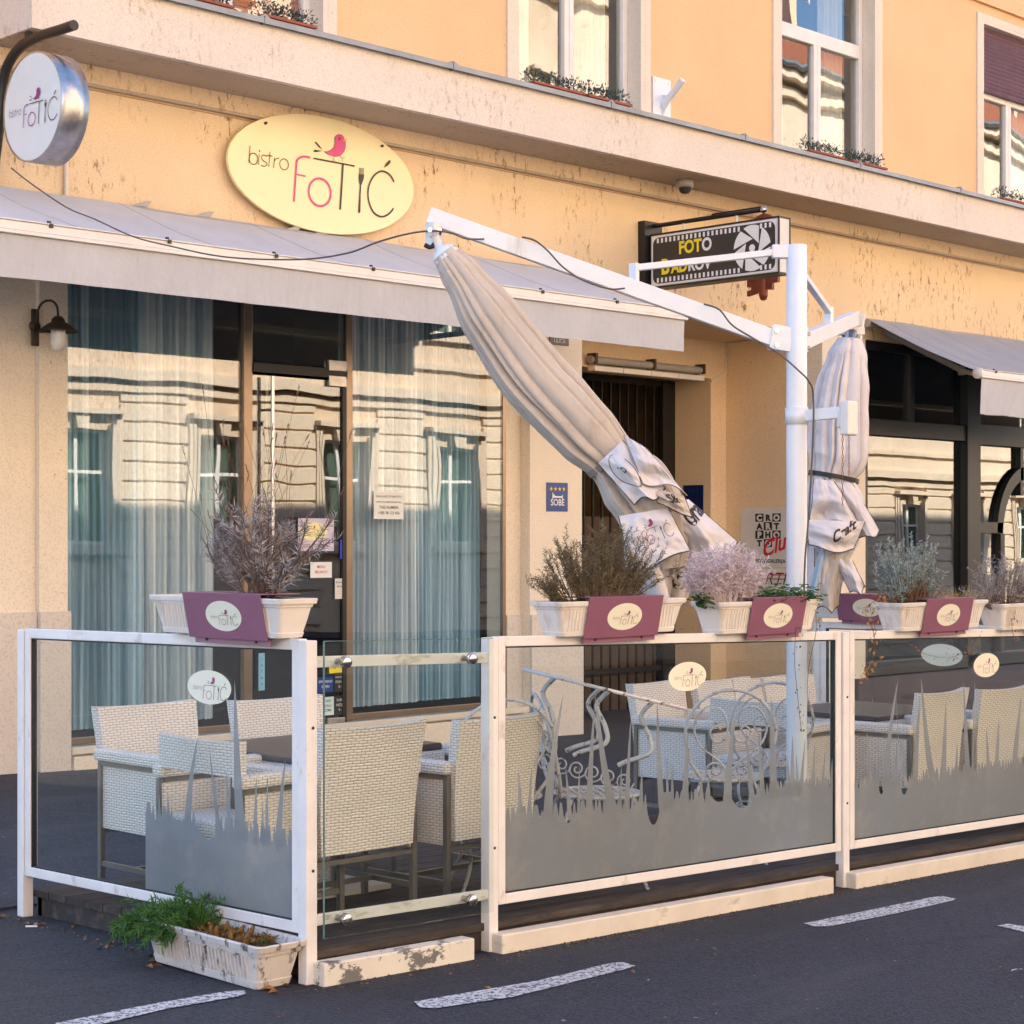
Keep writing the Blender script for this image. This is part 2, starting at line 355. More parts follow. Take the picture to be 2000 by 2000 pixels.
M['lavtip'] = leafm('lavender_spike', (.13, .07, .06), (.22, .14, .13))
M['rosem'] = leafm('dull_rosemary', (.085, .07, .035), (.20, .16, .085))
M['wisp'] = leafm('bleached_stems', (.42, .30, .31), (.78, .68, .70), 30)
M['green'] = leafm('green_leaf', (.022, .075, .015), (.07, .17, .035))
M['silver'] = leafm('silver_leaf', (.22, .27, .25), (.40, .45, .42))
M['brownleaf'] = leafm('brown_leaf', (.13, .05, .015), (.36, .17, .05))
M['straw'] = leafm('straw', (.30, .21, .09), (.50, .38, .2))
M['moss'] = leafm('moss', (.12, .045, .012), (.22, .13, .03), 30)
M['boxleaf'] = leafm('box_plant_leaf', (.03, .05, .04), (.10, .14, .12))
M['oppwall'] = stucco('opposite_wall', (.80, .65, .49), .14, .8, 40)
M['oppstone'] = stucco('opposite_stone', (.80, .68, .54), .12, .5, 40)
M['oppgroove'] = plain('opposite_groove', (.10, .07, .045), .9)
M['rooftile'] = plain('roof_tile', (.36, .13, .07), .8, 0, .3, 12)
M['oppwin'] = glass('opposite_glass', (.6, .7, .7), .10, 1)
M['teal'] = plain('teal_curtain', (.15, .42, .42), .8)
M['gate'] = plain('gate_wood', (.10, .065, .04), .7)
M['warm'] = plain('hall_wall', (.30, .20, .10), .9)

# ------------------------------------------------------------------ lettering and logo
def text2d(s, size=1, bold=0, shear=0, align='LEFT', space=1):
    c = bpy.data.curves.new('t', 'FONT'); c.body = s; c.size = size; c.offset = bold; c.shear = shear; c.align_x = align
    c.space_character = space; c.resolution_u = 4; c.fill_mode = 'FRONT'
    o = bpy.data.objects.new('t', c); me = bpy.data.meshes.new_from_object(o)
    vs = [v.co.copy() for v in me.vertices]; fs = [tuple(p.vertices) for p in me.polygons]
    bpy.data.objects.remove(o); bpy.data.curves.remove(c); bpy.data.meshes.remove(me); return vs, fs
def frame(o, xd, yd, s=1):
    xd = Vector(xd).normalized(); yd = Vector(yd); yd = (yd-xd*yd.dot(xd)).normalized(); z = xd.cross(yd)
    m = Matrix((( xd.x*s, yd.x*s, z.x*s, o[0]), (xd.y*s, yd.y*s, z.y*s, o[1]), (xd.z*s, yd.z*s, z.z*s, o[2]), (0, 0, 0, 1))); return m
def put_text(mb, s, o, xd, yd, size, bold=0, mi=0, shear=0, align='LEFT', space=1, sx=1):
    vs, fs = text2d(s, size, bold, shear, align, space); Mx = frame(o, xd, yd)
    mb.raw([Mx @ Vector((v.x*sx, v.y, 0)) for v in vs], fs, mi); return mb
def ribbon(mb, pts, wd, mi, z=0, closed=False):
    pts = [Vector((p[0], p[1], 0)) for p in pts]; n = len(pts); L = []; R = []
    for i, p in enumerate(pts):
        d = (pts[(i+1) % n]-pts[i-1]) if closed else (pts[min(i+1, n-1)]-pts[max(i-1, 0)])
        d.normalize(); q = Vector((-d.y, d.x, 0))*wd/2; L.append(p+q+Vector((0, 0, z))); R.append(p-q+Vector((0, 0, z)))
    for i in range(n if closed else n-1):
        j = (i+1) % n; mb.face([R[i], R[j], L[j], L[i]], mi)
def smooth_pts(P, k=4):
    out = []
    n = len(P)
    for i in range(n-1):
        p0 = Vector(P[max(i-1, 0)]); p1 = Vector(P[i]); p2 = Vector(P[i+1]); p3 = Vector(P[min(i+2, n-1)])
        for j in range(k):
            t = j/k; out.append(.5*((2*p1)+(p2-p0)*t+(2*p0-5*p1+4*p2-p3)*t*t+(3*p1-p0-3*p2+p3)*t**3))
    out.append(Vector(P[-1])); return out
OVC = pY(630, 340, -.06)
def LP(x, y):
    p = pY(440+x/5.084, 210+y/5.084, -.06); return (p.x-OVC.x, p.z-OVC.z)
def logo(bird='pink'):
    # material slots: 0 ink, 1 pink, 2 orange
    mb = MB()
    def st(pts, wd, mi=0, closed=False, sm=True):
        P = [Vector((*LP(*p), 0)) for p in pts]
        if sm and len(P) > 2: P = smooth_pts(P+([P[0]] if closed else []), 4); P = P[:-1] if closed else P
        ribbon(mb, P, wd, mi, 0, closed)
    def el(cx, cy, rx, ry, wd, mi=0):
        st([(cx+rx*math.cos(2*PI*k/28), cy+ry*math.sin(2*PI*k/28)+.17*rx*math.cos(2*PI*k/28)*.6) for k in range(28)], wd, mi, True, False)
    def poly(pts, mi, z=.0004): mb.face([Vector((*LP(*p), z)) for p in pts][::-1], mi)
    t = .0065
    st([(217,385),(207,555)], t); el(252, 515, 42, 56, t); st([(307,470),(303,575)], t); el(312, 438, 4, 4, t)
    st([(385,492),(350,478),(330,500),(345,530),(375,550),(385,572),(360,590),(325,578)], t)
    st([(415,445),(403,595)], t); st([(385,480),(440,490)], t); st([(460,505),(452,605)], t); st([(458,540),(478,514),(505,510)], t); el(556, 570, 43, 54, t)
    st([(815,503),(760,493),(715,503),(685,530),(677,590),(665,760),(652,940)], .018, 1); st([(682,670),(770,688)], .012, 1); el(910, 847, 110, 137, .018, 1)
    st([(848,510),(1255,587)], .013); st([(1140,568),(1112,1018)], .019)
    for x in (1303, 1316, 1330, 1344): st([(x,605),(x-2,680)], .006)
    poly([(1297,668),(1350,672),(1345,715),(1322,778),(1316,860),(1312,1045),(1300,1056),(1290,1045),(1302,860),(1309,778),(1296,712)], 0)
    st([(1648,745),(1610,680),(1560,645),(1510,640),(1450,680),(1405,760),(1388,850),(1400,950),(1440,1040),(1490,1080),(1540,1088),(1590,1065),(1625,1030),(1640,1005)], .016)
    poly([(1545,605),(1570,556),(1597,528),(1613,533),(1610,556),(1582,585)], 0)
    body = [(950,440),(985,443),(1020,430),(1050,400),(1060,360),(1058,310),(1075,283),(1100,273),(1130,280),(1150,305),(1165,340),(1165,400),(1150,445),(1110,485),(1060,493),(1000,475)]
    P = [Vector((*LP(*p), .0004)) for p in body]; c = Vector((*LP(1105, 400), .0004)); cc = Vector((*LP(1090, 350), .0004))
    mb.face(P[::-1], 1); st(body, .004, 0, True, False)
    poly([(1097,305),(1108,305),(1112,320),(1105,334),(1096,328)], 0, .0008); poly([(1145,310),(1182,327),(1148,345)], 2, .0008)
    poly([(858,352),(868,344),(890,365),(938,425),(900,400)], 0); poly([(845,436),(862,425),(935,437),(870,450),(848,447)], 0)
    st([(1050,490),(1047,515),(1030,540)], .004, 0, False, False); st([(1047,515),(1065,545)], .004); st([(1100,480),(1130,510),(1155,503)], .004, 0, False, False); st([(1130,512),(1135,540)], .004)
    return mb
LOGO = logo()
def put_logo(mb, o, xd, yd, width, base=0):   # width = full width of the oval
    Mx = frame(o, xd, yd, width/2.02); n = len(mb.v)
    mb.v += [Mx @ v for v in LOGO.v]
    for f, m in zip(LOGO.f, LOGO.m): mb.f.append(tuple(i+n for i in f)); mb.m.append(m+base); mb.s.append(False)
def oval(mb, o, xd, yd, rx, ry, th, mi=0, n=48):
    Mx = frame(o, xd, yd); pts = [Mx @ Vector((rx*math.cos(2*PI*k/n), ry*math.sin(2*PI*k/n), 0)) for k in range(n)]
    z = Vector(xd).cross(Vector(yd)).normalized(); mb.prism(pts, z*th, mi)

# ------------------------------------------------------------------ ground
rng = random.Random(4)
xs = [-120, -60, -20]+[x for x in range(-15, 70, 5)]+[70, 110, 200]
g = MB(); ys = [-120, -60, -30, -22, -14, -9, -6.69, -4.69, 3, 20, 60, 160]
g.grid([[(x, y, G(x, y)) for x in xs] for y in ys], 0, False); struct('road', g, M['asphalt'])
g = MB(); ys = [-4.5, -3, -1.5, 0, .5, 2.2]
rel = lambda y: .012 + .045*min(max((y+4.6)/4.6, 0), 1)
g.grid([[(x, -4.502, G(x, -4.5)-.05) for x in xs[2:-2]]]+[[(x, y, G(x, y)+rel(y)) for x in xs[2:-2]] for y in ys], 0, False); struct('pavement', g, M['pave'])
g = MB()
for i in range(4, 45):
    x0 = i*1.0+.75; n0 = len(g.v); g.box((x0, -4.59, -.2), (x0+.993, -4.5, .022)); 
    for v in g.v[n0:]: v.z += G(v.x, v.y)
struct('kerb', g, M['kerb'])
g = MB(); g.grid([[(x, y, G(x, y)+.13) for x in xs[2:-2]] for y in (-24, -21, -18.4)], 0, False)
g.grid([[(x, y, G(x, -18.4)+zz) for x in xs[2:-2]] for y, zz in ((-18.4, .13), (-18.38, -.05))], 0, False); struct('far_pavement', g, M['pave'])
# road markings
def marking(pts, name='road_marking'):
    mb = MB(); P = [pZ(x, y, -.03) for x, y in pts]; P = [Vector((p.x, p.y, G(p.x, p.y)+.004)) for p in P]
    # re-intersect with the sloped road
    Q = []
    for (x, y) in pts:
        z = 0
        for _ in range(6): p = pZ(x, y, z); z = G(p.x, p.y)+.004
        Q.append(Vector((p.x, p.y, z)))
    mb.face(Q); struct(name, mb, M['roadpaint'])
marking([(809,1956),(1050,1915),(1195,1880),(1216,1879),(1241,1886),(1220,1893),(1000,1947),(850,1969),(820,1967)])
marking([(1570,1803),(1700,1777),(1820,1752),(1840,1750),(1867,1755),(1860,1759),(1740,1786),(1620,1809),(1590,1809)])
marking([(108,1998),(300,1960),(440,1936),(478,1934),(480,1940),(465,1946),(330,1969),(185,2003),(120,2010)])
marking([(1948,1808),(1968,1804),(2020,1812),(2080,1830),(2070,1838),(2000,1820)])

# ------------------------------------------------------------------ bistro building
B = thing('bistro_building', 'cream and orange rendered building with shops on the ground floor', 'building', (12, 0, -.2))
BX0, BX1, H, BD = 5.2, 62, 14.6, 9
WX = [(8.25, 10.1), (12.3, 14.12), (16.3, 18.17), (20.4, 22.25), (24.5, 26.3), (28.6, 30.4), (32.7, 34.5), (36.8, 38.6)]
WZ0, WZ1 = 5.60, 7.98
mb = MB()   # upper wall with window openings
x = BX0
for a, b in WX:
    mb.box((x, 0, 5.0), (a, .35, WZ1)); x = b
    mb.box((a, 0, 5.0), (b, .35, WZ0))
mb.box((x, 0, 5.0), (BX1, .35, WZ1)); mb.box((BX0, 0, WZ1), (BX1, .35, H))
link('upper_wall', mb, M['upper'], B)
mb = MB()   # thin raised string band over the windows
mb.box((BX0, -.05, 8.18), (BX1, -.003, 8.5)); link('string_course', mb, M['upper'], B)
SZ = 3.9   # head height of the shopfronts
mb = MB(); mb.box((BX0, 0, SZ), (BX1, .35, 4.995)); mb.box((BX0, -.055, 5.035), (BX1, -.001, 5.168))
shade_mb = MB(); shade_mb.box((BX0, -.05, 5.012), (BX1, -.001, 5.0345)); link('band_shade_strip', shade_mb, M['soffit'], B)  # strip in soffit colour: shade under the projecting band put into colour
link('ground_floor_wall', mb, M['lower'], B)
mb = MB()
mb.box((BX0, .03, -1.5), (7.37, .35, SZ)); mb.box((7.372, -.02, -1.5), (7.61, .35, SZ)); mb.box((12.52, 0, -1.5), (13.23, .35, SZ))
mb.box((12.31, .12, -1.5), (12.519, .35, SZ))
mb.box((17.12, 0, -1.5), (17.95, .35, SZ)); mb.box((7.62, .004, -1), (12.50, .35, .09))
mb.box((24.5, 0, -1.5), (BX1, .35, SZ))
link('pier', mb, M['pier'], B)
for a_, b_ in (((BX0, -.005, -1.5), (7.365, .029, 1.12)), ((7.368, -.045, -1.5), (7.625, -.021, 1.12)), ((12.315, .09, -1.5), (12.518, .118, .95)), ((12.522, -.025, -1.5), (13.226, -.002, .95))):
    mb = MB(); mb.box(a_, b_); link('plinth', mb, M['plinth'], B)
mb = MB(); mb.box((7.63, -.06, .06), (12.45, .003, .115)); link('window_sill', mb, M['trim'], B, .006)
mb = MB(); mb.box((7.64, -.06, -.3), (12.4, .002, .045)); link('base_course', mb, M['pier'], B)
# recess
mb = MB()
mb.box((13.23, .35, -1.5), (13.29, 1.33, SZ)); mb.box((17.12, .352, -1.5), (17.3, 1.8, SZ)); mb.box((13.23, .352, SZ), (17.12, 1.8, SZ+.1))
mb.box((13.29, 1.33, 3.47), (17.12, 1.8, SZ-.001)); mb.box((16.84, 1.331, -1.5), (17.119, 2.0, 3.469)); mb.box((13.29, 1.33, -1.5), (14.65, 2.0, 3.469))
link('recess_wall', mb, M['recess'], B)
g0 = thing('entrance_gate', 'dark barred gate in the deep doorway behind the leaning parasol', 'gate', (15.7, 1.9, -.2))
mb = MB()
for i in range(15): xx = 14.72+i*.147; mb.box((xx, 1.88, -.4), (xx+.02, 1.9, 3.45))
for z in (.15, 1.5, 2.45, 3.4): mb.box((14.66, 1.875, z), (16.83, 1.905, z+.06))
link('bars', mb, M['blackm'], g0)
mb = MB(); mb.box((16.62, 1.85, -.4), (16.835, 1.93, 3.46)); mb.box((14.655, 1.85, -.4), (14.74, 1.93, 3.46)); link('gate_frame', mb, M['blackm'], g0)
mb = MB(); mb.box((14.74, 1.96, -.4), (16.62, 2.0, 1.9)); link('lower_panel', mb, M['gate'], g0)
mb = MB(); mb.box((13.3, 4.5, -1), (17.5, 4.6, 4)); mb.box((13.3, 2.0, -1), (13.35, 4.5, 4)); mb.box((17.45, 2.0, -1), (17.5, 4.5, 4)); mb.box((13.3, 2.01, 3.8), (17.5, 4.6, 3.9))
link('hall_wall', mb, M['warm'], B)
# shell of the house (its shadow falls across the street)
mb = MB(); mb.box((BX0, BD, -2), (BX1, BD+.3, H)); mb.box((BX0, .35, -2), (BX0+.3, BD, H)); mb.box((BX1-.3, .35, -2), (BX1, BD, H)); mb.box((BX0, .351, 4.9), (BX1, BD, 5.0))
link('outer_wall', mb, M['upper'], B)
mb = MB(); mb.box((BX0-.3, -.5, H), (BX1+.3, BD+.6, H+.25)); mb.prism([(BX0, -.2, H+.25), (BX0, BD+.3, H+.25), (BX0, BD/2, H+.9)], (BX1-BX0, 0, 0)); link('roof', mb, M['rooftile'], B)
mb = MB()   # dark rooms behind the glass
mb.box((7.4, 3.5, -.5), (12.6, 3.6, 4.5)); mb.box((7.35, .36, -.5), (7.4, 3.5, 4.5)); mb.box((12.55, .36, -.5), (12.6, 3.5, 4.5)); mb.box((7.4, .4, 4.2), (12.6, 3.5, 4.3)); mb.box((7.4, .4, -.2), (12.6, 3.5, -.1))
mb.box((17.6, 5, -1), (24.6, 5.1, 4.5)); mb.box((17.55, .4, -1), (17.6, 5, 4.5)); mb.box((24.6, .4, -1), (24.65, 5, 4.5)); mb.box((17.6, .4, 4.2), (24.6, 5, 4.3)); mb.box((17.6, .4, -.7), (24.6, 5, -.6))
mb.box((BX0+.4, 3.2, 5.05), (BX1-.4, 3.3, 9)); link('inner_wall', mb, M['room'], B)
# cornice
CX0, CY, CZ0, CZ1 = 6.93, -.65, 5.17, 5.60
mb = MB(); mb.box((CX0, CY, CZ0), (BX1, -.002, CZ1)); co = link('cornice', mb, M['cornice'], B)
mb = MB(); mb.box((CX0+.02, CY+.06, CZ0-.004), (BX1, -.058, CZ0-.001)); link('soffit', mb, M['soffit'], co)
mb = MB(); mb.box((CX0-.03, CY-.05, CZ1+.001), (BX1, -.001, CZ1+.012)); mb.box((CX0-.03, CY-.055, CZ1-.03), (BX1, CY-.049, CZ1+.013))
for k in range(22): xx = 8.9+k*1.98; mb.box((xx, CY-.06, CZ1-.032), (xx+.015, -.01, CZ1+.028)); mb.prism([(xx-.05, CY-.05, CZ1+.012), (xx+.07, CY-.05, CZ1+.012), (xx+.01, CY-.05, CZ1+.045)], (0, .05, 0))
link('flashing', mb, M['zinc'], co)
# upper windows
def win_frame(a, b, z0, z1, y, tr=None, mul=True):
    f = MB(); t = .07
    f.box((a, y, z0), (a+t, y+.07, z1)); f.box((b-t, y, z0), (b, y+.07, z1)); f.box((a+t, y, z1-t), (b-t, y+.07, z1)); f.box((a+t, y, z0), (b-t, y+.07, z0+t))
    if tr: f.box((a+t, y-.005, tr), (b-t, y+.075, tr+.15))
    if mul: c = (a+b)/2; zt = tr if tr else z1-t; f.box((c-.065, y-.004, z0+t), (c-.003, y+.07, zt)); f.box((c+.003, y-.004, z0+t), (c+.065, y+.07, zt))
    return f
for i, (a, b) in enumerate(WX):
    cwin = link('window', win_frame(a+.06, b-.06, WZ0, WZ1-.04, .15, 7.1), M['wframe'], B, .004)
    s = MB()
    s.box((a-.09, -.022, WZ0), (a+.0, -.001, WZ1+.08)); s.box((b, -.022, WZ0), (b+.09, -.001, WZ1+.08)); s.box((a, -.022, WZ1), (b, -.001, WZ1+.08))
    s.box((a, -.02, WZ0), (a+.058, .3, WZ1-.001)); s.box((b-.058, -.02, WZ0), (b, .3, WZ1-.001)); s.box((a+.058, -.02, WZ1-.04), (b-.058, .3, WZ1-.001)); link('window_surround', s, M['trim'], cwin)
    p = MB(); p.box((a+.12, .19, WZ0+.06), (b-.12, .194, WZ1-.1)); link('pane', p, M['upglass'], cwin)
    c = MB()
    if i == 0:
        for k in range(34): c.box((a+.1, .24, WZ0+.05+k*.068), (b-.1, .26, WZ0+.05+k*.068+.058))
        link('blind', c, M['orangeblind'], cwin)
    else:
        rr = random.Random(i*7)
        for (u0, u1) in ((a+.1, a+.62), (b-.55, b-.1)):
            P = [[], []]
            for k in range(41):
                t = k/40; yy = .40+.04*math.sin(t*34+rr.random())
                P[0].append((u0+(u1-u0)*t, yy, WZ0)); P[1].append((u0+(u1-u0)*t, yy, WZ1))
            c.grid(P)
        link('curtain', c, M['curtain'], cwin)
    if i == 3:
        c = MB()
        for k in range(17): c.prism([(a+.06, .08, 7.16+k*.05), (a+.06, .065, 7.185+k*.05), (a+.06, .08, 7.208+k*.05), (a+.06, .1, 7.208+k*.05), (a+.06, .1, 7.16+k*.05)], (b-a-.12, 0, 0))
        link('roller_shutter', c, M['shutter'], cwin)

# shop windows of the bistro
def slab_frame(parts, name, mat, parent, bevel=0):
    m_ = MB()
    for a, b in parts: m_.box(a, b)
    return link(name, m_, mat, parent, bevel)
zb = .115; zt = SZ
w1 = slab_frame([((9.30, .075, zb), (9.385, .125, zt)), ((7.61, .1, zb), (9.29, .14, zb+.05)), ((7.61, .1, zb+.05), (7.64, .14, zt))], 'shop_window', M['bronze'], B, .004)
p = MB(); p.box((7.64, .11, zb+.05), (9.29, .118, zt)); link('pane', p, M['shopglass'], w1)
w2 = slab_frame([((10.375, .075, zb), (10.445, .125, zt)), ((10.45, .1, zb), (12.31, .14, zb+.05)), ((12.27, .1, zb+.05), (12.31, .14, zt))], 'shop_window', M['bronze'], B, .004)
p = MB(); p.box((10.45, .11, zb+.05), (12.27, .118, zt)); link('pane', p, M['shopglass'], w2)
dr = slab_frame([((9.385, .06, 3.0), (10.375, .12, 3.08)), ((10.33, .07, 0), (10.375, .13, 3.0))], 'door', M['blackm'], B, .003)
p = MB(); p.box((9.39, .09, .03), (10.33, .10, 2.98)); p.box((9.39, .09, 3.09), (10.37, .098, zt)); link('pane', p, glass('door_glass', (.6, .65, .65), .12, 1, .004, .7), dr)
p = MB(); p.tube([(9.53, .0, 1.0), (9.53, .0, 2.97)], .016, 10); p.tube([(9.60, .17, 1.0), (9.60, .17, 2.97)], .016, 10)
for z in (1.2, 2.7): p.tube([(9.53, .0, z), (9.53, .09, z)], .01, 8)
link('handle', p, M['steel'], dr)
for a_, b_ in (((10.17, .055, 2.93), (10.36, .085, 3.02)), ((10.17, .055, 3.06), (10.36, .085, 3.15)), ((10.15, .05, .06), (10.34, .085, .15))):
    p = MB(); p.box(a_, b_); link('hinge', p, M['brushed'], dr, .004)
# vertical blinds
def blind(x0, x1, label, seed, y=.3, n=24):
    r_ = random.Random(seed); m_ = MB()
    wv = (x1-x0)/n; off = [r_.uniform(-.02, .02) for _ in range(n+1)]; amp = [r_.uniform(.03, .055) for _ in range(n+1)]; P = []
    for z in (.20, .7, 1.3, 2.0, 2.7, 3.3, 3.85):
        row = []
        for k in range(n):
            for j in range(8):
                t = j/7; sw = .006*math.sin(z*1.7+k*.9); row.append((x0+wv*(k+t*.995)+sw, y+off[k]*.5+amp[k]*(.1+.9*t**1.6)-.01*math.sin(PI*t), z+(r_.uniform(-.004, .004) if z < .3 else 0)))
        P.append(row)
    m_.grid(P)
    return solo('vertical_blind', label, 'blind', m_, M['blind'] if seed in (2, 3) else M['blind_skylit'], 'blinds in the bistro windows')
blind(7.63, 8.50, 'vertical slat blind at the left edge of the left shop window', 1, .3, 15)
blind(8.5, 9.22, 'vertical slat blind drawn beside the door in the left shop window', 2, .34, 13)
blind(10.47, 11.42, 'white slat blind behind the paper notice in the right shop window', 3, .30, 17)
blind(11.44, 12.25, 'slat blind with skylight blue in its colour at the right end of the right shop window', 4, .36, 15)

# right-hand shopfront (dark)
FM = M['blackm']
bars = [((17.95, .02, .25), (18.03, .14, SZ)), ((20.12, .0, -1), (20.42, .14, SZ)), ((18.03, .02, SZ-.1), (24.5, .14, SZ)), ((18.03, .02, 2.83), (20.12, .14, 3.02)), ((20.42, .02, 2.80), (24.5, .14, 3.06)),
        ((18.95, .05, 3.02), (19.03, .12, SZ-.1)), ((17.95, .0, .1), (24.5, .14, .25)), ((20.42, .03, 1.72), (21.0, .12, 1.86)), ((20.94, .03, .25), (21.04, .12, 1.72)), ((22.2, .02, 0), (22.3, .14, 3.0)), ((21.42, .03, 2.2), (21.5, .12, 2.8))]
w3 = slab_frame(bars, 'dark_shop_window', FM, B, .006)
a = MB(); P = []
for rr in (.62, .78):
    pass
cx, cz = 21.62, 1.72
for k in range(24):
    t0 = PI-PI*k/24; t1 = PI-PI*(k+1)/24
    q = [(cx+r*math.cos(t), 0, cz+r*math.sin(t)*1.12) for r, t in ((.62, t0), (.62, t1), (.76, t1), (.76, t0))]
    a.prism([(x, .03, z) for x, y, z in q], (0, .09, 0))
link('arch_frame', a, FM, w3)
p = MB(); p.box((18.03, .1, .25), (20.12, .106, SZ-.1)); p.box((20.42, .1, .25), (24.5, .106, SZ-.1)); link('pane', p, M['darkglass'], w3)
m_ = MB(); m_.box((17.7, -.08, -1.5), (24.5, -.01, .09)); link('stall_riser', m_, plain('plum_riser', (.05, .03, .05), .5), B)
m_ = MB(); m_.box((20.72, .16, 1.22), (20.98, .17, 1.42)); m_.box((21.1, .16, 1.0), (21.3, .17, 1.38), 1); m_.box((21.35, .16, 1.1), (21.5, .17, 1.3), 2); m_.box((20.6, .16, .85), (20.9, .17, 1.05), 3); m_.box((21.05, .16, .7), (21.25, .17, .9), 2)
solo('window_poster', 'cluster of small red, white and yellow notices behind the dark shop window', 'poster', m_, [M['paper'], M['red'], M['yellow'], M['blue']])

# ------------------------------------------------------------------ opposite buildings (some seen in the reflections, all light the street)
def opp(x0, x1, Y, hgt, wz, label, groove, nstory, ww, pitch, curt, wmat):
    o = thing('street_building', label, 'building', ((x0+x1)/2, Y, -1), 0, 'buildings across the street')
    z0 = -2.5
    cols = []; x = x0+pitch*.5
    while x+ww/2 < x1-.3: cols.append(x); x += pitch
    lv = wz
    m_ = MB(); last = x0
    for c in cols: m_.box((last, Y-.5, z0), (c-ww/2, Y, hgt)); last = c+ww/2
    m_.box((last, Y-.5, z0), (x1, Y, hgt))
    for c in cols:
        z = z0
        for a_, b_ in lv: m_.box((c-ww/2, Y-.5, z), (c+ww/2, Y, a_)); z = b_
        m_.box((c-ww/2, Y-.5, z), (c+ww/2, Y, hgt))
    link('wall', m_, wmat, o)
    m_ = MB(); z = -.3
    while z < groove[0]:
        last = x0
        for c in cols: m_.box((last, Y+.001, z), (c-ww/2-.26, Y+.07, z+groove[1]-.06)); last = c+ww/2+.26
        m_.box((last, Y+.001, z), (x1, Y+.07, z+groove[1]-.06)); z += groove[1]
    link('rustication', m_, M['oppstone'], o, .012)
    m_ = MB()
    for zz, dp, hh in ((groove[0]+.25, .35, .22), (groove[0]+.0, .16, .16), (groove[0]+1.0, .14, .12), (hgt-.5, .7, .3), (hgt-.95, .3, .3), (hgt-4.6, .25, .2)): m_.box((x0, Y+.002, zz), (x1, Y+dp, zz+hh))
    for c in cols:
        for k, (a_, b_) in enumerate(lv):
            for d_ in (.0, .1, .2):
                e = .025*(3-d_*10)
                m_.box((c-ww/2-.1-d_, Y+.002, a_-.05), (c-ww/2-.01-d_, Y+.1+e, b_+.1+d_)); m_.box((c+ww/2+.01+d_, Y+.002, a_-.05), (c+ww/2+.1+d_, Y+.1+e, b_+.1+d_))
            m_.box((c-ww/2-.3, Y+.002, b_+.31), (c+ww/2+.3, Y+.3, b_+.42)); m_.box((c-ww/2-.2, Y+.002, a_-.2), (c+ww/2+.2, Y+.2, a_-.06))
            m_.prism([(c-.14, Y+.003, b_), (c+.14, Y+.003, b_), (c+.22, Y+.003, b_+.42), (c-.22, Y+.003, b_+.42)], (0, .2, 0))
    link('moulding', m_, M['oppstone'], o)
    for ci, c in enumerate(cols):
        for a_, b_ in lv:
            f = MB(); t = .07; y = Y-.2
            f.box((c-ww/2, y, a_), (c-ww/2+t, y+.07, b_)); f.box((c+ww/2-t, y, a_), (c+ww/2, y+.07, b_)); f.box((c-ww/2+t, y, a_), (c+ww/2-t, y+.07, a_+t)); f.box((c-ww/2+t, y, b_-t), (c+ww/2-t, y+.07, b_))
            f.box((c-.05, y, a_+t), (c+.05, y+.08, b_-t)); f.box((c-ww/2+t, y, a_+(b_-a_)*.62), (c-.05, y+.08, a_+(b_-a_)*.62+.07)); f.box((c+.05, y, a_+(b_-a_)*.62), (c+ww/2-t, y+.08, a_+(b_-a_)*.62+.07))
            fw = link('window', f, M['white'], o)
            pp = MB(); pp.box((c-ww/2+t, y+.02, a_+t), (c+ww/2-t, y+.03, b_-t)); pp.box((c-ww/2, y-.26, a_), (c+ww/2, y-.25, b_), 1); link('pane', pp, [M['oppwin'], curt], fw)
    m_ = MB(); P = [[], []]
    m_.prism([(x0, Y+.75, hgt-.2), (x0, Y-5, hgt+3.2), (x0, Y-10, hgt-.2)], (x1-x0, 0, 0)); r_ = link('roof', m_, M['rooftile'], o)
    m_ = MB()
    for k in range(int((x1-x0)/.24)): m_.tube([(x0+k*.24, Y+.8, hgt-.16), (x0+k*.24, Y-5, hgt+3.27)], .06, 5)
    link('tile_row', m_, M['rooftile'], r_)
    m_ = MB()
    for k in range(int((x1-x0)/7)): m_.box((x0+3+k*7, Y-3.2, hgt+1), (x0+3.7+k*7, Y-2.6, hgt+3.4))
    link('chimney', m_, M['oppwall'], r_)
    m_ = MB(); m_.tube([(x0, Y+.82, hgt-.2), (x1, Y+.82, hgt-.2)], .09, 8); link('gutter', m_, M['zinc'], o)
    m_ = MB(); m_.box((x0, Y-9.9, z0), (x1, Y-9.6, hgt-.25)); m_.box((x0, Y-9.6, z0), (x0+.3, Y-.51, hgt-.25)); m_.box((x1-.3, Y-9.6, z0), (x1, Y-.51, hgt-.25)); link('rear_wall', m_, wmat, o)
opp(2, 38.9, -21, 16.6, [(1.55, 3.9), (6.6, 9.2), (11.0, 13.2)], 'sunlit ochre town house with banded stone ground floor, reflected in the bistro windows', (4.7, .40), 3, 1.35, 3.5, M['curtain'], M['oppwall'])
opp(-30, 1.9, -21, 13.5, [(1.2, 3.3), (5.6, 8.0), (9.8, 11.8)], 'unseen cream town house added for warm bounce at the left end of the row', (4.2, .45), 3, 1.3, 3.9, M['curtain'], M['oppwall'])  # unseen house, added for its warm bounce onto the facade
opp(39.1, 84, -21, 15.6, [(.9, 2.75), (5.4, 7.7), (9.6, 11.8)], 'sunlit pale town house with green-curtained windows, reflected in the dark shop window', (3.3, .42), 3, 1.25, 3.6, M['teal'], M['oppstone'])


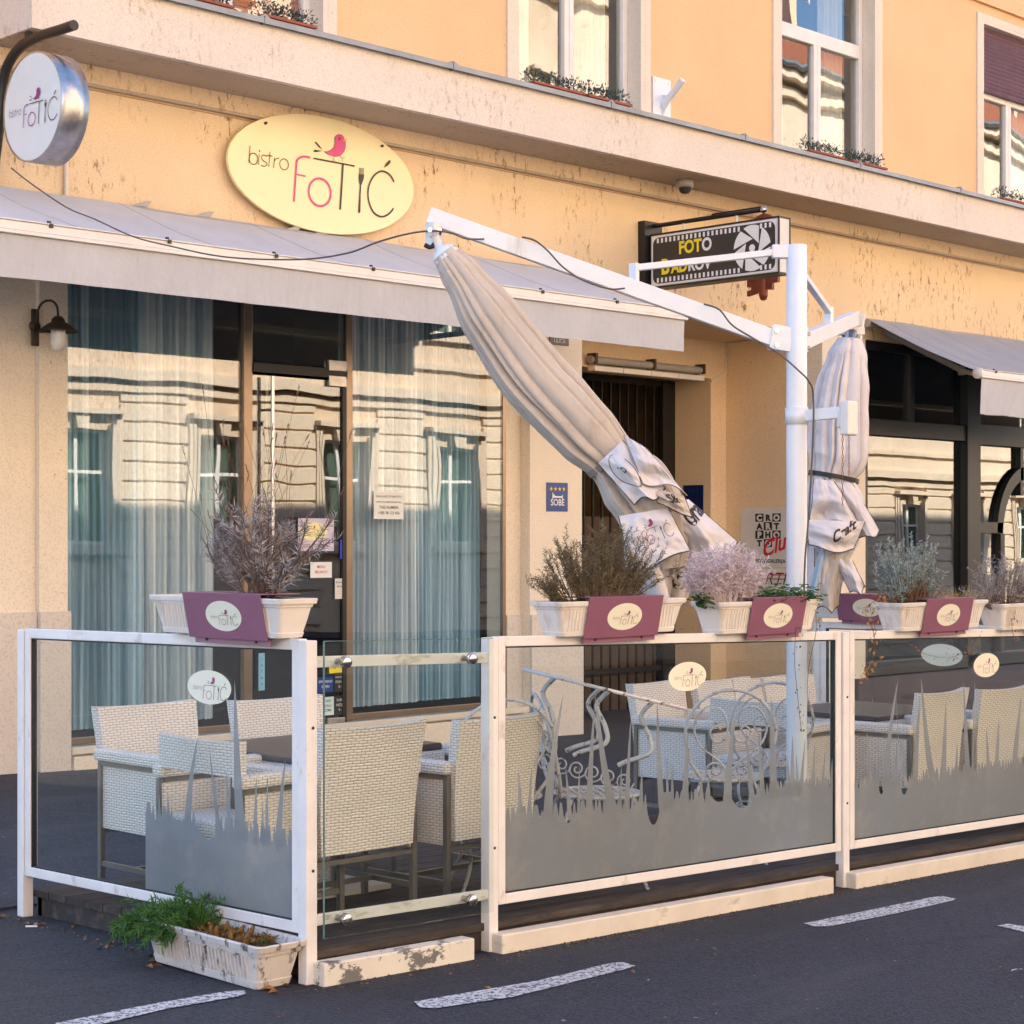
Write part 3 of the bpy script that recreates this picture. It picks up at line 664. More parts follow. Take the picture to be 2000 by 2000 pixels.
# ------------------------------------------------------------------ things fixed to the building
# oval wall sign
o = thing('oval_sign', 'large pale yellow oval sign with bistro lettering and pink bird, above the awning', 'sign', (OVC.x, -.02, 4.2))
m_ = MB(); oval(m_, (OVC.x+.0, -.062, 4.65), (1,0,0), (0,0,1), .99, .478, .030, 0, 72); link('panel', m_, M['signface'], o, .004)
m_ = MB(); n0 = len(m_.v); Mx = frame((OVC.x, -.0985, OVC.z), (1,0,0), (0,0,1)); m_.raw([Mx @ v for v in LOGO.v], LOGO.f); m_.m = list(LOGO.m)
link('lettering', m_, [M['ink'], M['pink'], M['orangeink']], o)
for sx in (-.62, .62):
    m_ = MB(); m_.tube([(OVC.x+sx, -.0, 4.98), (OVC.x+sx, -.108, 4.98)], .012, 8); link('fixing', m_, M['blackm'], o)
# drum sign on curved bracket
DX = 6.86; dc = pX(62, 208, DX)
o = thing('hanging_drum_sign', 'round white drum sign with steel rim, hung on a curved black arm', 'sign', (DX, 0, 4))
m_ = MB(); R0 = .375
m_.lathe((DX, dc.y, dc.z), [(R0-.012, .002), (R0, 0), (R0, .215), (R0-.012, .217)], 64, 0, (1,0,0)); link('rim', m_, M['brushed'], o)
for k, xx in ((-1, DX+.004), (1, DX+.21)):
    m_ = MB(); pts = [(xx, dc.y+(R0-.012)*math.cos(a*PI/32), dc.z+(R0-.012)*math.sin(a*PI/32)) for a in range(64)]; m_.face(pts if k < 0 else pts[::-1]); link('face', m_, M['drumface'], o)
m_ = MB(); lc = pX(68, 212, DX-.002); put_logo(m_, (DX-.002, lc.y+.02, lc.z), (0,-1,0), (0,0,1), .80); link('lettering', m_, [M['ink'], M['purpleink'], M['orangeink']], o)
m_ = MB(); XB = DX+.11
pts = [(XB, -.03, 4.02), (XB, -.1, 4.35), (XB, -.16, 4.6)]+[tuple(pX(*q, XB)) for q in ((6, 160), (20, 118), (45, 88), (80, 70), (115, 59), (145, 49))]
P = smooth_pts(pts, 5); m_.tube(P, .036, 12); q = pX(56, 82, XB); m_.box((XB-.02, q.y-.02, q.z), (XB+.02, q.y+.02, 5.166)); m_.box((XB-.09, -.06, 3.85), (XB+.05, -.003, 4.16)); link('bracket', m_, M['blackm'], o)
# awnings
def awning(x0, x1, zw, yb, zb_, val, label, m1, m2, seam, gcol, wavy=0):
    o = thing('awning', label, 'awning', ((x0+x1)/2, 0, 3.5))
    nx = int((x1-x0)*14); ny = 22; P = []
    for j in range(ny+1):
        t = j/ny; row = []
        for i in range(nx+1):
            x = x0+(x1-x0)*i/nx; y = -.06+(yb+.06)*t; z = zw+(zb_+.03-zw)*t
            z += -.035*math.sin(PI*t)+.012*noise.noise((x*1.1, t*3, 1))+.014*math.sin(PI*t)*noise.noise((x*4, t*1.2+x*.7, 5))
            row.append((x, y, z))
        P.append(row)
    m_ = MB(); m_.grid(P); m_.grid([[Vector(p)-Vector((0, 0, .004)) for p in r][::-1] for r in P]); link('canopy', m_, m1, o)
    m_ = MB()
    k = x0+.4
    while k < x1:
        a = int((k-x0)/(x1-x0)*nx); m_.tube([Vector(P[j][a])+Vector((0, 0, .0)) for j in range(ny+1)], .0022, 4); k += seam
    link('seam', m_, m2, o)
    P = []
    nx2 = int((x1-x0)*30)
    for j in range(9):
        t = j/8; P.append([(x0+(x1-x0)*i/nx2, yb-.035+t*(.012+.018*noise.noise((i/nx2*(x1-x0)*2.2, t*.8, 3))+wavy*noise.noise((i*.35+t*2, 0, 2))), zb_-.03-val*t+.006*noise.noise((i*.1, 0, 9))*t) for i in range(nx2+1)])
    m_ = MB(); m_.grid(P); link('valance', m_, m1 if not wavy else M['awning'], o)
    m_ = MB(); m_.box((x0-.02, yb-.05, zb_-.02), (x1+.02, yb+.03, zb_+.035)); m_.box((x0-.02, yb-.06, zb_-.045), (x1+.02, yb-.03, zb_-.022)); m_.box((x0-.02, yb-.058, zb_+.037), (x1+.02, yb-.02, zb_+.047)); link('front_bar', m_, gcol, o, .004)
    m_ = MB(); k = x0+.25
    while k < x1: m_.box((k, yb-.064, zb_+.02), (k+.025, yb-.051, zb_+.045)); m_.tube([(k+.012, yb-.03, zb_+.045), (k+.012, yb-.03, zb_+.065)], .014, 6); k += .9
    link('clip', m_, M['blackm'], o)
    m_ = MB(); m_.tube([(x0, -.09, zw-.06), (x1, -.09, zw-.06)], .045, 12)
    for ax_ in (x0+.35, x1-.5):
        m_.bar((ax_, -.1, zw-.14), (ax_+.55, yb/2, (zw+zb_)/2-.22), .05, .06); m_.bar((ax_+.55, yb/2, (zw+zb_)/2-.22), (ax_+.05, yb+.06, zb_-.02), .04, .05); m_.lathe((ax_+.55, yb/2, (zw+zb_)/2-.27), [(0, 0), (.045, 0), (.045, .1), (0, .1)], 12)
    link('folding_arm', m_, M['camwhite'], o)
    return o
a1 = awning(5.3, 12.77, 4.17, -1.6, 3.60, .285, 'long faded lilac-grey fabric awning with white front bar over the bistro windows', M['awning'], M['strap'], 1.2, M['wframe'])
for px_, py_ in ((272, 400), (395, 420), (622, 456), (568, 447)):
    q = pY(px_, py_, -.06); m_ = MB(); m_.prism([(q.x-.09, -.03, q.z-.02), (q.x+.06, -.03, q.z+.035), (q.x+.10, -.03, q.z+.035), (q.x+.06, -.03, q.z-.01)], (0, -.05, 0)); link('wall_bracket', m_, M['camwhite'], a1)
a2 = awning(17.85, 24.4, 4.13, -1.5, 3.415, .40, 'grey fabric awning with creased hanging valance over the dark shopfront', M['awning2'], M['strap'], 1.1, M['wframe'], .03)
m_ = MB(); m_.lathe((17.82, -1.5, 3.42), [(0, 0), (.06, 0), (.06, .05), (0, .05)], 18, 0, (1,0,0)); link('end_cap', m_, M['wframe'], a2)
# wall lamp
lp = pY(85, 640, 0)
o = thing('wall_lamp', 'bronze wall lantern with swan-neck arm and opal glass on the left pier', 'lamp', (lp.x, -.02, lp.z)); o.scale = (.82, .9, .84)
Lx, Lz = lp.x+.0, lp.z
m_ = MB(); m_.lathe((Lx-.11, -.021, Lz-.0), [(0, -.0), (.05, 0), (.06, .012), (.04, .035), (0, .035)], 20, 0, (0,-1,0)); m_.box((Lx-.145, -.05, Lz-.17), (Lx-.075, -.021, Lz+.15)); link('backplate', m_, M['lampm'], o, .008)
m_ = MB(); m_.tube(smooth_pts([(Lx-.11, -.04, Lz+.0), (Lx-.11, -.07, Lz+.12), (Lx-.08, -.1, Lz+.2), (Lx-.02, -.14, Lz+.22), (Lx+.02, -.17, Lz+.17), (Lx+.025, -.18, Lz+.06)], 5), .0105, 10); link('arm', m_, M['lampm'], o)
cx_, cy_, cz_ = Lx+.025, -.18, Lz
m_ = MB(); m_.lathe((cx_, cy_, cz_), [(.0, .09), (.03, .085), (.055, .06), (.06, .035), (.09, .02), (.175, -.045), (.172, -.05), (.085, .008), (.05, .01)], 32); link('shade', m_, M['lampm'], o)
m_ = MB(); m_.lathe((cx_, cy_, cz_), [(.062, .0), (.064, -.13), (.058, -.17), (.04, -.2), (.015, -.213), (0, -.215)], 28); link('globe', m_, M['globe'], o)
# photo shop sign
SX = 14.1
tl, tr_, bl = pX(1271, 468, SX), pX(1521, 433, SX), pX(1271, 557, SX)
sy0, sy1, st, sb = tl.y, tr_.y, 4.62, 4.10
o = thing('projecting_sign', 'black film-strip light box reading FOTO BADROV, projecting from the wall on a black frame', 'sign', (SX, 0, 4.1))
m_ = MB(); m_.box((SX, sy1, sb), (SX+.17, sy0, st)); link('box', m_, M['signwhite'], o, .004)
m_ = MB()
for z in (sb-.006, st-.012): m_.box((SX-.005, sy1-.004, z), (SX+.175, sy0+.004, z+.018))
for y in (sy1-.006, sy0-.006): m_.box((SX-.005, y, sb), (SX+.01, y+.012, st)); m_.box((SX+.16, y, sb), (SX+.176, y+.012, st))
m_.box((SX-.06, -.09, sb-.1), (SX+.2, -.003, st+.14)); m_.tube([(SX+.08, -.05, st+.10), (SX+.08, sy1+.25, st+.10)], .022, 10); link('mounting_frame', m_, M['blackm'], o)
for y in (sy0-.35, sy1+.55): m_ = MB(); m_.tube([(SX+.08, y, st), (SX+.08, y, st+.1)], .012, 8); link('hanger', m_, M['wframe'], o)
m_ = MB(); m_.lathe((SX+.08, sy1+.25, st+.10), [(0, .05), (.025, .04), (.035, .015), (.025, -.01), (0, -.01)], 14, 0, (0,-1,0)); link('finial', m_, M['steel'], o)
W_ = sy0-sy1; Hh = st-sb
m_ = MB(); fr_ = lambda u, v, e=0: (SX-.006-e, sy0-u, sb+v)
m_.face([fr_(.02, .02), fr_(W_-.02, .02), fr_(W_-.02, Hh-.02), fr_(.02, Hh-.02)])
rad = .07; pts = []
for (cu, cv, a0) in ((W_-.035-rad, .035+rad, -90), (W_-.035-rad, Hh-.035-rad, 0), (.035+rad, Hh-.035-rad, 90), (.035+rad, .035+rad, 180)):
    for k in range(7): a = math.radians(a0+15*k); pts.append(fr_(cu+rad*math.cos(a), cv+rad*math.sin(a), .001))
m_.face(pts, 1)
for k in range(27):
    u = .085+k*(W_-.19)/26
    for v in (.045, Hh-.09):
        if 19 < k < 24 : continue
        m_.face([fr_(u, v, .002), fr_(u+.025, v, .002), fr_(u+.025, v+.045, .002), fr_(u, v+.045, .002)], 0)
cu, cv, R_ = W_-.30, Hh/2, .215
for k in range(6):    # camera-shutter blades
    a0 = math.radians(60*k+8); a1_ = a0+math.radians(50)
    tip = (cu+.085*math.cos(a0-.75), cv+.085*math.sin(a0-.75))
    arc = [(cu+R_*math.cos(a0+(a1_-a0)*j/7), cv+R_*math.sin(a0+(a1_-a0)*j/7)) for j in range(8)]
    m_.face([fr_(*tip, .003)]+[fr_(*p_, .003) for p_ in arc], 0)
m_.face([fr_(cu+.035*math.cos(a*PI/8), cv+.035*math.sin(a*PI/8), .003) for a in range(16)], 0)
link('face', m_, [M['white'], M['film']], o)
m_ = MB(); put_text(m_, 'FOT', fr_(.36, .30, .004), (0,-1,0), (0,0,1), .165, .006, 0, sx=.9); put_text(m_, 'O', fr_(.36+.285, .30, .004), (0,-1,0), (0,0,1), .165, .006, 1, sx=.9)
put_text(m_, 'B', fr_(.14, .125, .004), (0,-1,0), (0,0,1), .20, .008, 0, sx=.9); put_text(m_, 'AD', fr_(.27, .125, .004), (0,-1,0), (0,0,1), .155, .006, 0, sx=.9); put_text(m_, 'ROV', fr_(.475, .125, .004), (0,-1,0), (0,0,1), .155, .006, 1, sx=.9)
link('lettering', m_, [M['yellow'], M['white']], o)
# key-shaped sign behind it
kc = pX(1491, 566, 15.2)
o = thing('key_sign', 'rust brown key-shaped locksmith sign hanging behind the photo shop sign', 'sign', (15.2, kc.y, kc.z-.1))
m_ = MB(); zk = kc.z; ky = kc.y
m_.tube([(15.2, ky, zk-.06), (15.2, ky, zk+.62)], .045, 12); m_.lathe((15.2, ky, zk-.06), [(0, -.05), (.03, -.04), (.045, 0)], 12); link('shaft', m_, M['rust'], o)
m_ = MB()
m_.prism([(15.18, ky+.03, zk-.02), (15.18, ky+.19, zk-.05), (15.18, ky+.19, zk), (15.18, ky+.14, zk+.01), (15.18, ky+.14, zk+.04), (15.18, ky+.19, zk+.04), (15.18, ky+.19, zk+.11), (15.18, ky+.15, zk+.11), (15.18, ky+.15, zk+.15), (15.18, ky+.19, zk+.16), (15.18, ky+.19, zk+.24), (15.18, ky+.03, zk+.24)], (.04, 0, 0)); link('bit', m_, M['rust'], o)
m_ = MB()
m_.prism([(15.18, ky-.03, zk-.0), (15.18, ky-.12, zk-.01), (15.18, ky-.12, zk+.06), (15.18, ky-.19, zk+.06), (15.18, ky-.19, zk+.12), (15.18, ky-.11, zk+.12), (15.18, ky-.11, zk+.17), (15.18, ky-.16, zk+.18), (15.18, ky-.16, zk+.24), (15.18, ky-.03, zk+.24)], (.04, 0, 0)); link('bit', m_, M['rust'], o)
m_ = MB(); kt = pX(1492, 432, 15.2); m_.tube([(15.2, kt.y+.14*math.cos(a*PI/12), kt.z-.09+.13*math.sin(a*PI/12)) for a in range(24)], .035, 10, closed=True); m_.tube([(15.2, kt.y, kt.z-.2), (15.2, ky, zk+.62)], .045, 10); link('bow', m_, M['rust'], o)
m_ = MB(); m_.tube([(15.2, kt.y, kt.z+.04), (15.2, kt.y, kt.z+.14), (15.2, -.0, kt.z+.14)], .016, 8); link('bracket', m_, M['blackm'], o)
# dome camera
q = pZ(1338, 352, 5.165)
o = thing('dome_camera', 'small grey dome security camera under the cornice soffit', 'security camera', (q.x, q.y, 5.06))
m_ = MB(); m_.lathe((q.x, q.y, 5.165), [(0, -.001), (.085, -.001), (.09, -.04), (.085, -.07), (.06, -.075)], 24); link('housing', m_, M['camwhite'], o)
m_ = MB(); m_.lathe((q.x, q.y, 5.165), [(.062, -.07), (.058, -.1), (.04, -.125), (0, -.135)], 20); link('dome', m_, M['dark'], o)
# flag holder
q = pY(1291, 205, -.0)
o = thing('flagpole_holder', 'white angled flagpole socket on a square plate above the cornice', 'bracket', (q.x, -.01, q.z-.1))
m_ = MB(); m_.box((q.x-.14, -.018, q.z-.28), (q.x+.13, -.002, q.z+.26)); link('plate', m_, M['whitem'], o, .003)
m_ = MB(); m_.tube([(q.x, -.02, q.z-.02), (q.x, -.28, q.z+.20)], .034, 14); m_.prism([(q.x-.004, -.018, q.z-.12), (q.x-.004, -.14, q.z+.06), (q.x-.004, -.018, q.z+.1)], (.008, 0, 0)); link('socket', m_, M['whitem'], o)
for sx in (-.11, .10):
    for sz in (-.25, .23): m_ = MB(); m_.tube([(q.x+sx, -.018, q.z+sz), (q.x+sx, -.026, q.z+sz)], .012, 6); link('bolt', m_, M['steel'], o)
# pipe under the cornice at the left
q = pY(128, 330, -.02); m_ = MB(); m_.tube([(q.x, -.03, 4.15), (q.x, -.03, 4.7)], .016, 8); solo('cable_duct', 'thin pale vertical duct on the wall below the drum sign', 'duct', m_, M['trim'])
# enamel signs
def plate(name, label, x0, y0, x1, y1, Y, mt, X=None, cat='sign'):
    f = (lambda a, b: pX(a, b, X)) if X else (lambda a, b: pY(a, b, Y))
    a = f(x0, y0); b = f(x1, y1); o = thing(name, label, cat, tuple(b)); m_ = MB()
    if X: m_.box((X-.008, a.y, a.z), (X, b.y, b.z))
    else: m_.box((a.x, Y-.008, a.z), (b.x, Y, b.z))
    link('board', m_, mt, o, .002); return o, a, b
o, a, b = plate('room_sign', 'blue enamel SOBE plate with four gold stars on the pale pier', 1067, 942, 1108, 999, -.002, M['blue'])
m_ = MB(); cxs = (a.x+b.x)/2; wd = b.x-a.x; ht = a.z-b.z
put_text(m_, 'SOBE', (cxs, -.012, b.z+.055), (1,0,0), (0,0,1), .085, .001, 0, align='CENTER', sx=.95)
for k in range(4):
    sx = a.x+wd*(.2+.2*k); sz = a.z-ht*.22
    m_.face([(sx+(.022 if j % 2 else .01)*math.sin(PI*j/5+PI), -.012, sz-(.022 if j % 2 else .01)*math.cos(PI*j/5+PI)*-1) for j in range(10)], 1)
zc = b.z+ht*.5; m_.box((cxs-.07, -.0125, zc-.02), (cxs-.062, -.011, zc+.04)); m_.box((cxs+.062, -.0125, zc-.02), (cxs+.07, -.011, zc+.02)); m_.box((cxs-.062, -.0125, zc-.008), (cxs+.062, -.011, zc+.008)); m_.prism([(cxs-.06, -.011, zc+.01), (cxs-.03, -.011, zc+.01), (cxs-.06, -.011, zc+.03)], (0, -.001, 0))
link('lettering', m_, [M['white'], M['gold']], o)
o, a, b = plate('room_sign', 'dark blue enamel plate on the shaded door jamb beside the gate', 1335, 948, 1374, 997, 0, M['navy'], X=16.835)
m_ = MB()
for k in range(3): m_.box((16.824, a.y+(b.y-a.y)*(.3+.2*k)-.01, a.z-.08), (16.826, a.y+(b.y-a.y)*(.3+.2*k)+.01, a.z-.06)); m_.box((16.824, a.y+(b.y-a.y)*(.3+.2*k)-.01, a.z-.2), (16.826, a.y+(b.y-a.y)*(.3+.2*k)+.01, a.z-.19))
link('lettering', m_, M['blue'], o)
o, a, b = plate('street_sign', 'small dark plate half hidden under the awning hem on the pier', 1072, 655, 1110, 676, -.002, M['film'])
m_ = MB(); put_text(m_, 'GORNJA', (a.x+.06, -.012, b.z+.08), (1,0,0), (0,0,1), .055); put_text(m_, 'ULICA', (a.x+.06, -.012, b.z+.02), (1,0,0), (0,0,1), .055); link('lettering', m_, M['signwhite'], o)
XR = 17.115
o, a, b = plate('club_sign', 'tall pale board with CRO ART PHOTO Club lettering on the recess wall', 1447, 993, 1575, 1225, 0, M['signwhite'], X=XR)
ya = a.y; y_ = lambda px_: pX(px_, 1050, XR).y
m_ = MB(); L0 = y_(1476); wL = L0-y_(1526); zt_ = pX(1476, 1003, XR).z; zb2 = pX(1476, 1069, XR).z; rh = (zt_-zb2)/4
for r_i, word in enumerate(('CRO', 'ART', 'PHO', 'TO')):
    n_ = 3
    for k, ch in enumerate(word):
        yy = L0-wL*(k+.5)/n_; zz = zt_-rh*(r_i+1)+rh*.16; inv = (r_i+k) % 2 == 0
        if inv: m_.face([(XR-.0095, yy+wL/6*.98, zz-rh*.14), (XR-.0095, yy-wL/6*.98, zz-rh*.14), (XR-.0095, yy-wL/6*.98, zz+rh*.82), (XR-.0095, yy+wL/6*.98, zz+rh*.82)], 0)
        put_text(m_, ch, (XR-.0105, yy, zz), (0,-1,0), (0,0,1), rh*.95, .006, 1 if inv else 0, align='CENTER', sx=1.15)
cb = pX(1490, 1090, XR); put_text(m_, 'Club', (XR-.0115, cb.y, cb.z), (0,-1,.35), (0,0,1), .24, .006, 2, shear=.5)
cb = pX(1477, 1099, XR); put_text(m_, 'FOTOGALERIJA', (XR-.0105, cb.y, cb.z), (0,-1,0), (0,0,1), .06, .001, 0)
cb = pX(1475, 1141, XR); put_text(m_, 'ARTI', (XR-.0105, cb.y, cb.z), (0,-1,0), (0,0,1), .2, -.002, 0, shear=.3)
for pz_, mi in ((1107, 3), (1121, 2), (1129, 2)): c_ = pX(1475, pz_, XR); m_.box((XR-.0105, c_.y, c_.z), (XR-.009, c_.y-.75, c_.z-.012), mi)
link('lettering', m_, [M['black'], M['signwhite'], M['red'], M['gold']], o)
# roller tube above gate
o = thing('awning_cassette', 'rolled-up metal awning tube with white slats above the gateway', 'awning', (15.3, 1.25, 3.4))
m_ = MB(); m_.tube([(14.72, 1.26, 3.54), (16.6, 1.26, 3.54)], .042, 14); link('roller_tube', m_, M['camwhite'], o)
for k in range(4): m_ = MB(); m_.box((14.74+k*.46, 1.20, 3.42), (15.19+k*.46, 1.30, 3.475)); link('slat_end', m_, M['wframe'], o, .005)
for k in (0, .95, 1.8): m_ = MB(); m_.box((14.76+k, 1.21, 3.50), (14.80+k, 1.33, 3.61)); link('bracket', m_, M['lampm'], o)
c_ = [(16.84, 1.322, 3.44), (17.105, 1.322, 3.56), (17.105, 1.322, 3.89), (17.105, .9, 3.885), (17.105, .02, 3.885)]
m_ = MB(); m_.tube(c_, .012, 6); solo('wall_cable', 'pale cable clipped along the inner corner of the recess', 'cable', m_, M['trim'])
# notices on door and window
def note(name, label, px0, py0, px1, py1, Y, mt, lines=None, cat='notice', extra=None, col='ink'):
    a = pY(px0, py0, Y); b = pY(px1, py1, Y); o = thing(name, label, cat, (a.x, Y, b.z)); m_ = MB(); m_.box((a.x, Y-.001, b.z), (b.x, Y, a.z)); link('sheet', m_, mt, o)
    if lines:
        m_ = MB(); n_ = len(lines); hh = (a.z-b.z)/(n_+1)
        for i, s_ in enumerate(lines):
            vs, fs = text2d(s_, 1, .01, 0, 'CENTER'); wmax = max(v.x for v in vs)-min(v.x for v in vs); sz = min(hh*.75, (b.x-a.x)*.86/wmax)
            put_text(m_, s_, ((a.x+b.x)/2, Y-.002, a.z-hh*(i+1)-sz*.2), (1,0,0), (0,0,1), sz, .01*sz, 0, align='CENTER')
        link('lettering', m_, M[col], o)
    return o, a, b
note('paper_notice', 'white typed sheet taped inside the right shop window', 730, 959, 788, 1014, .10, M['paper'], ['DEAR GUESTS OF B&B FOTIC', 'WHEN YOU ARRIVE PLEASE CALL', 'THIS NUMBER', '+385 98 123 456'])
o, a, b = note('logo_poster', 'lilac poster with yellow oval logo on the glass door behind the dry lavender', 582, 1012, 652, 1076, .08, plain('lilac', (.60, .52, .66), .5))
m_ = MB(); cx_ = (a.x+b.x)/2-.03; cz_ = a.z*.6+b.z*.4; oval(m_, (cx_, .0785, cz_), (1,0,0), (0,0,1), .15, .075, .0005, 3, 32); put_logo(m_, (cx_-.01, .0775, cz_), (1,0,0), (0,0,1), .29); put_text(m_, 'FOOD & DRINKS', (cx_, .078, b.z+.03), (1,0,0), (0,0,1), .04, 0, 0, align='CENTER'); link('lettering', m_, [M['ink'], M['pink'], M['orangeink'], plain('pale_yellow', (.8, .76, .35))], o)
o, a, b = note('card_sticker', 'bright blue sticker with white symbols at the door edge', 664, 1054, 684, 1091, .08, plain('bright_blue', (.02, .04, .55), .4))
m_ = MB()
for i in range(2):
    for j in range(3): m_.box((a.x+.03+.045*i, .077, b.z+.03+.045*j), (a.x+.05+.045*i, .0785, b.z+.045+.045*j))
link('lettering', m_, M['white'], o)
note('review_sticker', 'pale square sticker with blue and green marks low on the door', 654, 1130, 684, 1169, .08, M['signwhite'], ['Recommended', 'Booking 8.8', 'i', 'o'], col='blue')
note('dog_notice', 'yellow Dog - Friendly sticker on the door', 643, 1293, 681, 1313, .08, M['yellow'], ['Dog - Friendly'])
note('menu_notice', 'pink and white flyer low on the door behind the lavender', 606, 1098, 648, 1128, .08, M['paper'], ['MENU', 'BRUNCH'], col='red')
note('blue_sticker', 'small blue sticker beside the black hours panels', 620, 1323, 651, 1351, .08, M['blue'], ['OTVORENO', 'OPEN'], col='white')
note('hours_sticker', 'upper black sticker with thin outline on the door', 653, 1314, 682, 1350, .08, M['black'], ['RADNO VRIJEME', 'PON - PET', '8 - 23'], col='signwhite')
note('hours_sticker', 'lower black sticker with thin outline on the door', 653, 1359, 682, 1395, .08, M['black'], ['SUBOTA', 'NEDJELJA', '9 - 24'], col='signwhite')
note('wifi_notice', 'pale green-white notice low on the door', 617, 1363, 652, 1396, .08, plain('mint', (.62, .74, .72)), ['FREE WIFI', 'U LOKALU', 'WELCOME'])
note('door_strip', 'narrow light blue vertical sticker strip on the left door post', 505, 1276, 517, 1348, .035, plain('strip_blue', (.22, .48, .66)), ['i', 'n', 'f', 'o', 'a'])
# window boxes on the cornice
def leafball(m_, c, rx, ry, rz, n, l, wd, mi=0, r_=rng, upb=.3):
    for _ in range(n):
        d = Vector((r_.gauss(0, 1), r_.gauss(0, 1), r_.gauss(0, 1)+upb)).normalized()
        p = Vector(c)+Vector((d.x*rx, d.y*ry, d.z*rz))*r_.uniform(.35, 1)
        e = (d+Vector((r_.uniform(-.7,.7), r_.uniform(-.7,.7), r_.uniform(-.3,.9)))).normalized(); s_ = e.orthogonal().normalized(); a = r_.uniform(0, 6.28); s_ = (s_*math.cos(a)+e.cross(s_)*math.sin(a))*wd*r_.uniform(.7, 1.3)
        L_ = l*r_.uniform(.6, 1.3); m_.face([p-s_*.3, p+e*L_*.45-s_, p+e*L_, p+e*L_*.45+s_], mi)
bxs = [((382, 8), (450, 24)), ((512, 36), (612, 60)), ((1040, 168), (1136, 190)), ((1146, 186), (1228, 210)), ((1578, 290), (1644, 308)), ((1662, 308), (1727, 330)), ((1955, 378), (2030, 392))]
pos = ['left window', 'left window, nearer its right side', 'second window', 'second window, right half', 'third window', 'third window, by its right jamb', 'shuttered window']
for k, (a, b) in enumerate(bxs):
    A = pZ(*a, 5.66); Bq = pZ(*b, 5.66); yy = -.58; A = pY(a[0], a[1], yy); Bq = pY(b[0], b[1], yy); x0, x1 = A.x, Bq.x
    o = thing('window_box', 'shallow terracotta window box on the cornice at the '+pos[k], 'window box', ((x0+x1)/2, yy, 5.613), 0, 'terracotta boxes on the cornice')
    m_ = MB(); m_.prism([(x0+.02, yy+.0, 5.615), (x1-.02, yy, 5.615), (x1, yy-.03, 5.665), (x0, yy-.03, 5.665)], (0, .17, 0)); m_.box((x0-.01, yy-.04, 5.655), (x1+.01, yy+.17, 5.675)); link('box', m_, M['terra'], o)
    m_ = MB()
    for j in range(5): leafball(m_, (x0+(x1-x0)*(j+.5)/5, yy+.06, 5.70), .13, .08, .09 if j % 2 else .13, 150, .035, .007)
    solo('box_plant', 'low dark green plant in the window box at the '+pos[k], 'plant', m_, M['boxleaf'], 'plants in the window boxes')

# ------------------------------------------------------------------ terrace: deck, fence, kerb beams
m_ = MB()
for k in range(14):
    y0 = -6.66+k*.142; m_.box((4.50, y0, .085), (10.45, y0+.135, .115))
m_.box((4.52, -6.64, -.02), (10.4, -6.60, .083)); m_.box((4.52, -6.60, -.02), (4.57, -4.7, .083)); m_.box((4.52, -4.73, -.02), (10.4, -4.69, .083)); m_.slope()
solo('deck', 'low dark weathered board deck inside the glass fence', 'deck', m_, M['deck'])
def beam(x0, x1, label, mt, h=.078, y=-6.75):
    m_ = MB(); m_.box((x0, y-.0, -.012), (x1, y+.075, h)); m_.slope(); solo('kerb_beam', label, 'beam', m_, mt, 'low white beams along the deck edge', .006)
beam(4.47, 5.245, 'low white beam with badly flaking paint under the clear entrance screen', M['beamworn'], .085)
beam(5.40, 7.70, 'long cream beam on the road below the widest frosted fence panel', M['beam'])
beam(7.89, 10.3, 'cream beam on the road at the right end of the fence', M['beam'])
def post(x, y, label, h=1.275):
    m_ = MB(); m_.box((x, y, 0), (x+.052, y+.05, h))
    o = thing('fence_post', label, 'post', (x+.026, y+.025, G(x, y)), 0, 'white square fence posts')
    m_.slope(); link('shaft', m_, M['fencem'], o, .004)
    for z in (.95, .42):
        b_ = MB(); b_.tube([(x+.03, y-.003, z+G(x, y)), (x+.03, y+.0005, z+G(x, y))], .006, 8); link('bolt_hole', b_, M['dark'], o)
post(4.436, -6.69, 'bluish white corner post left of the clear entrance screen')
post(5.385, -6.69, 'white post between the clear entrance screen and the widest panel')
post(7.868, -6.69, 'white post between the two frosted panels on the road side')
YB = pX(45, 1500, 4.436).y
post(4.436, YB, 'white post at the pavement end of the left side panel')
post(10.4, -6.69, 'white post at the far right corner of the fence')
post(10.4, -4.74, 'white post at the far pavement corner of the fence')
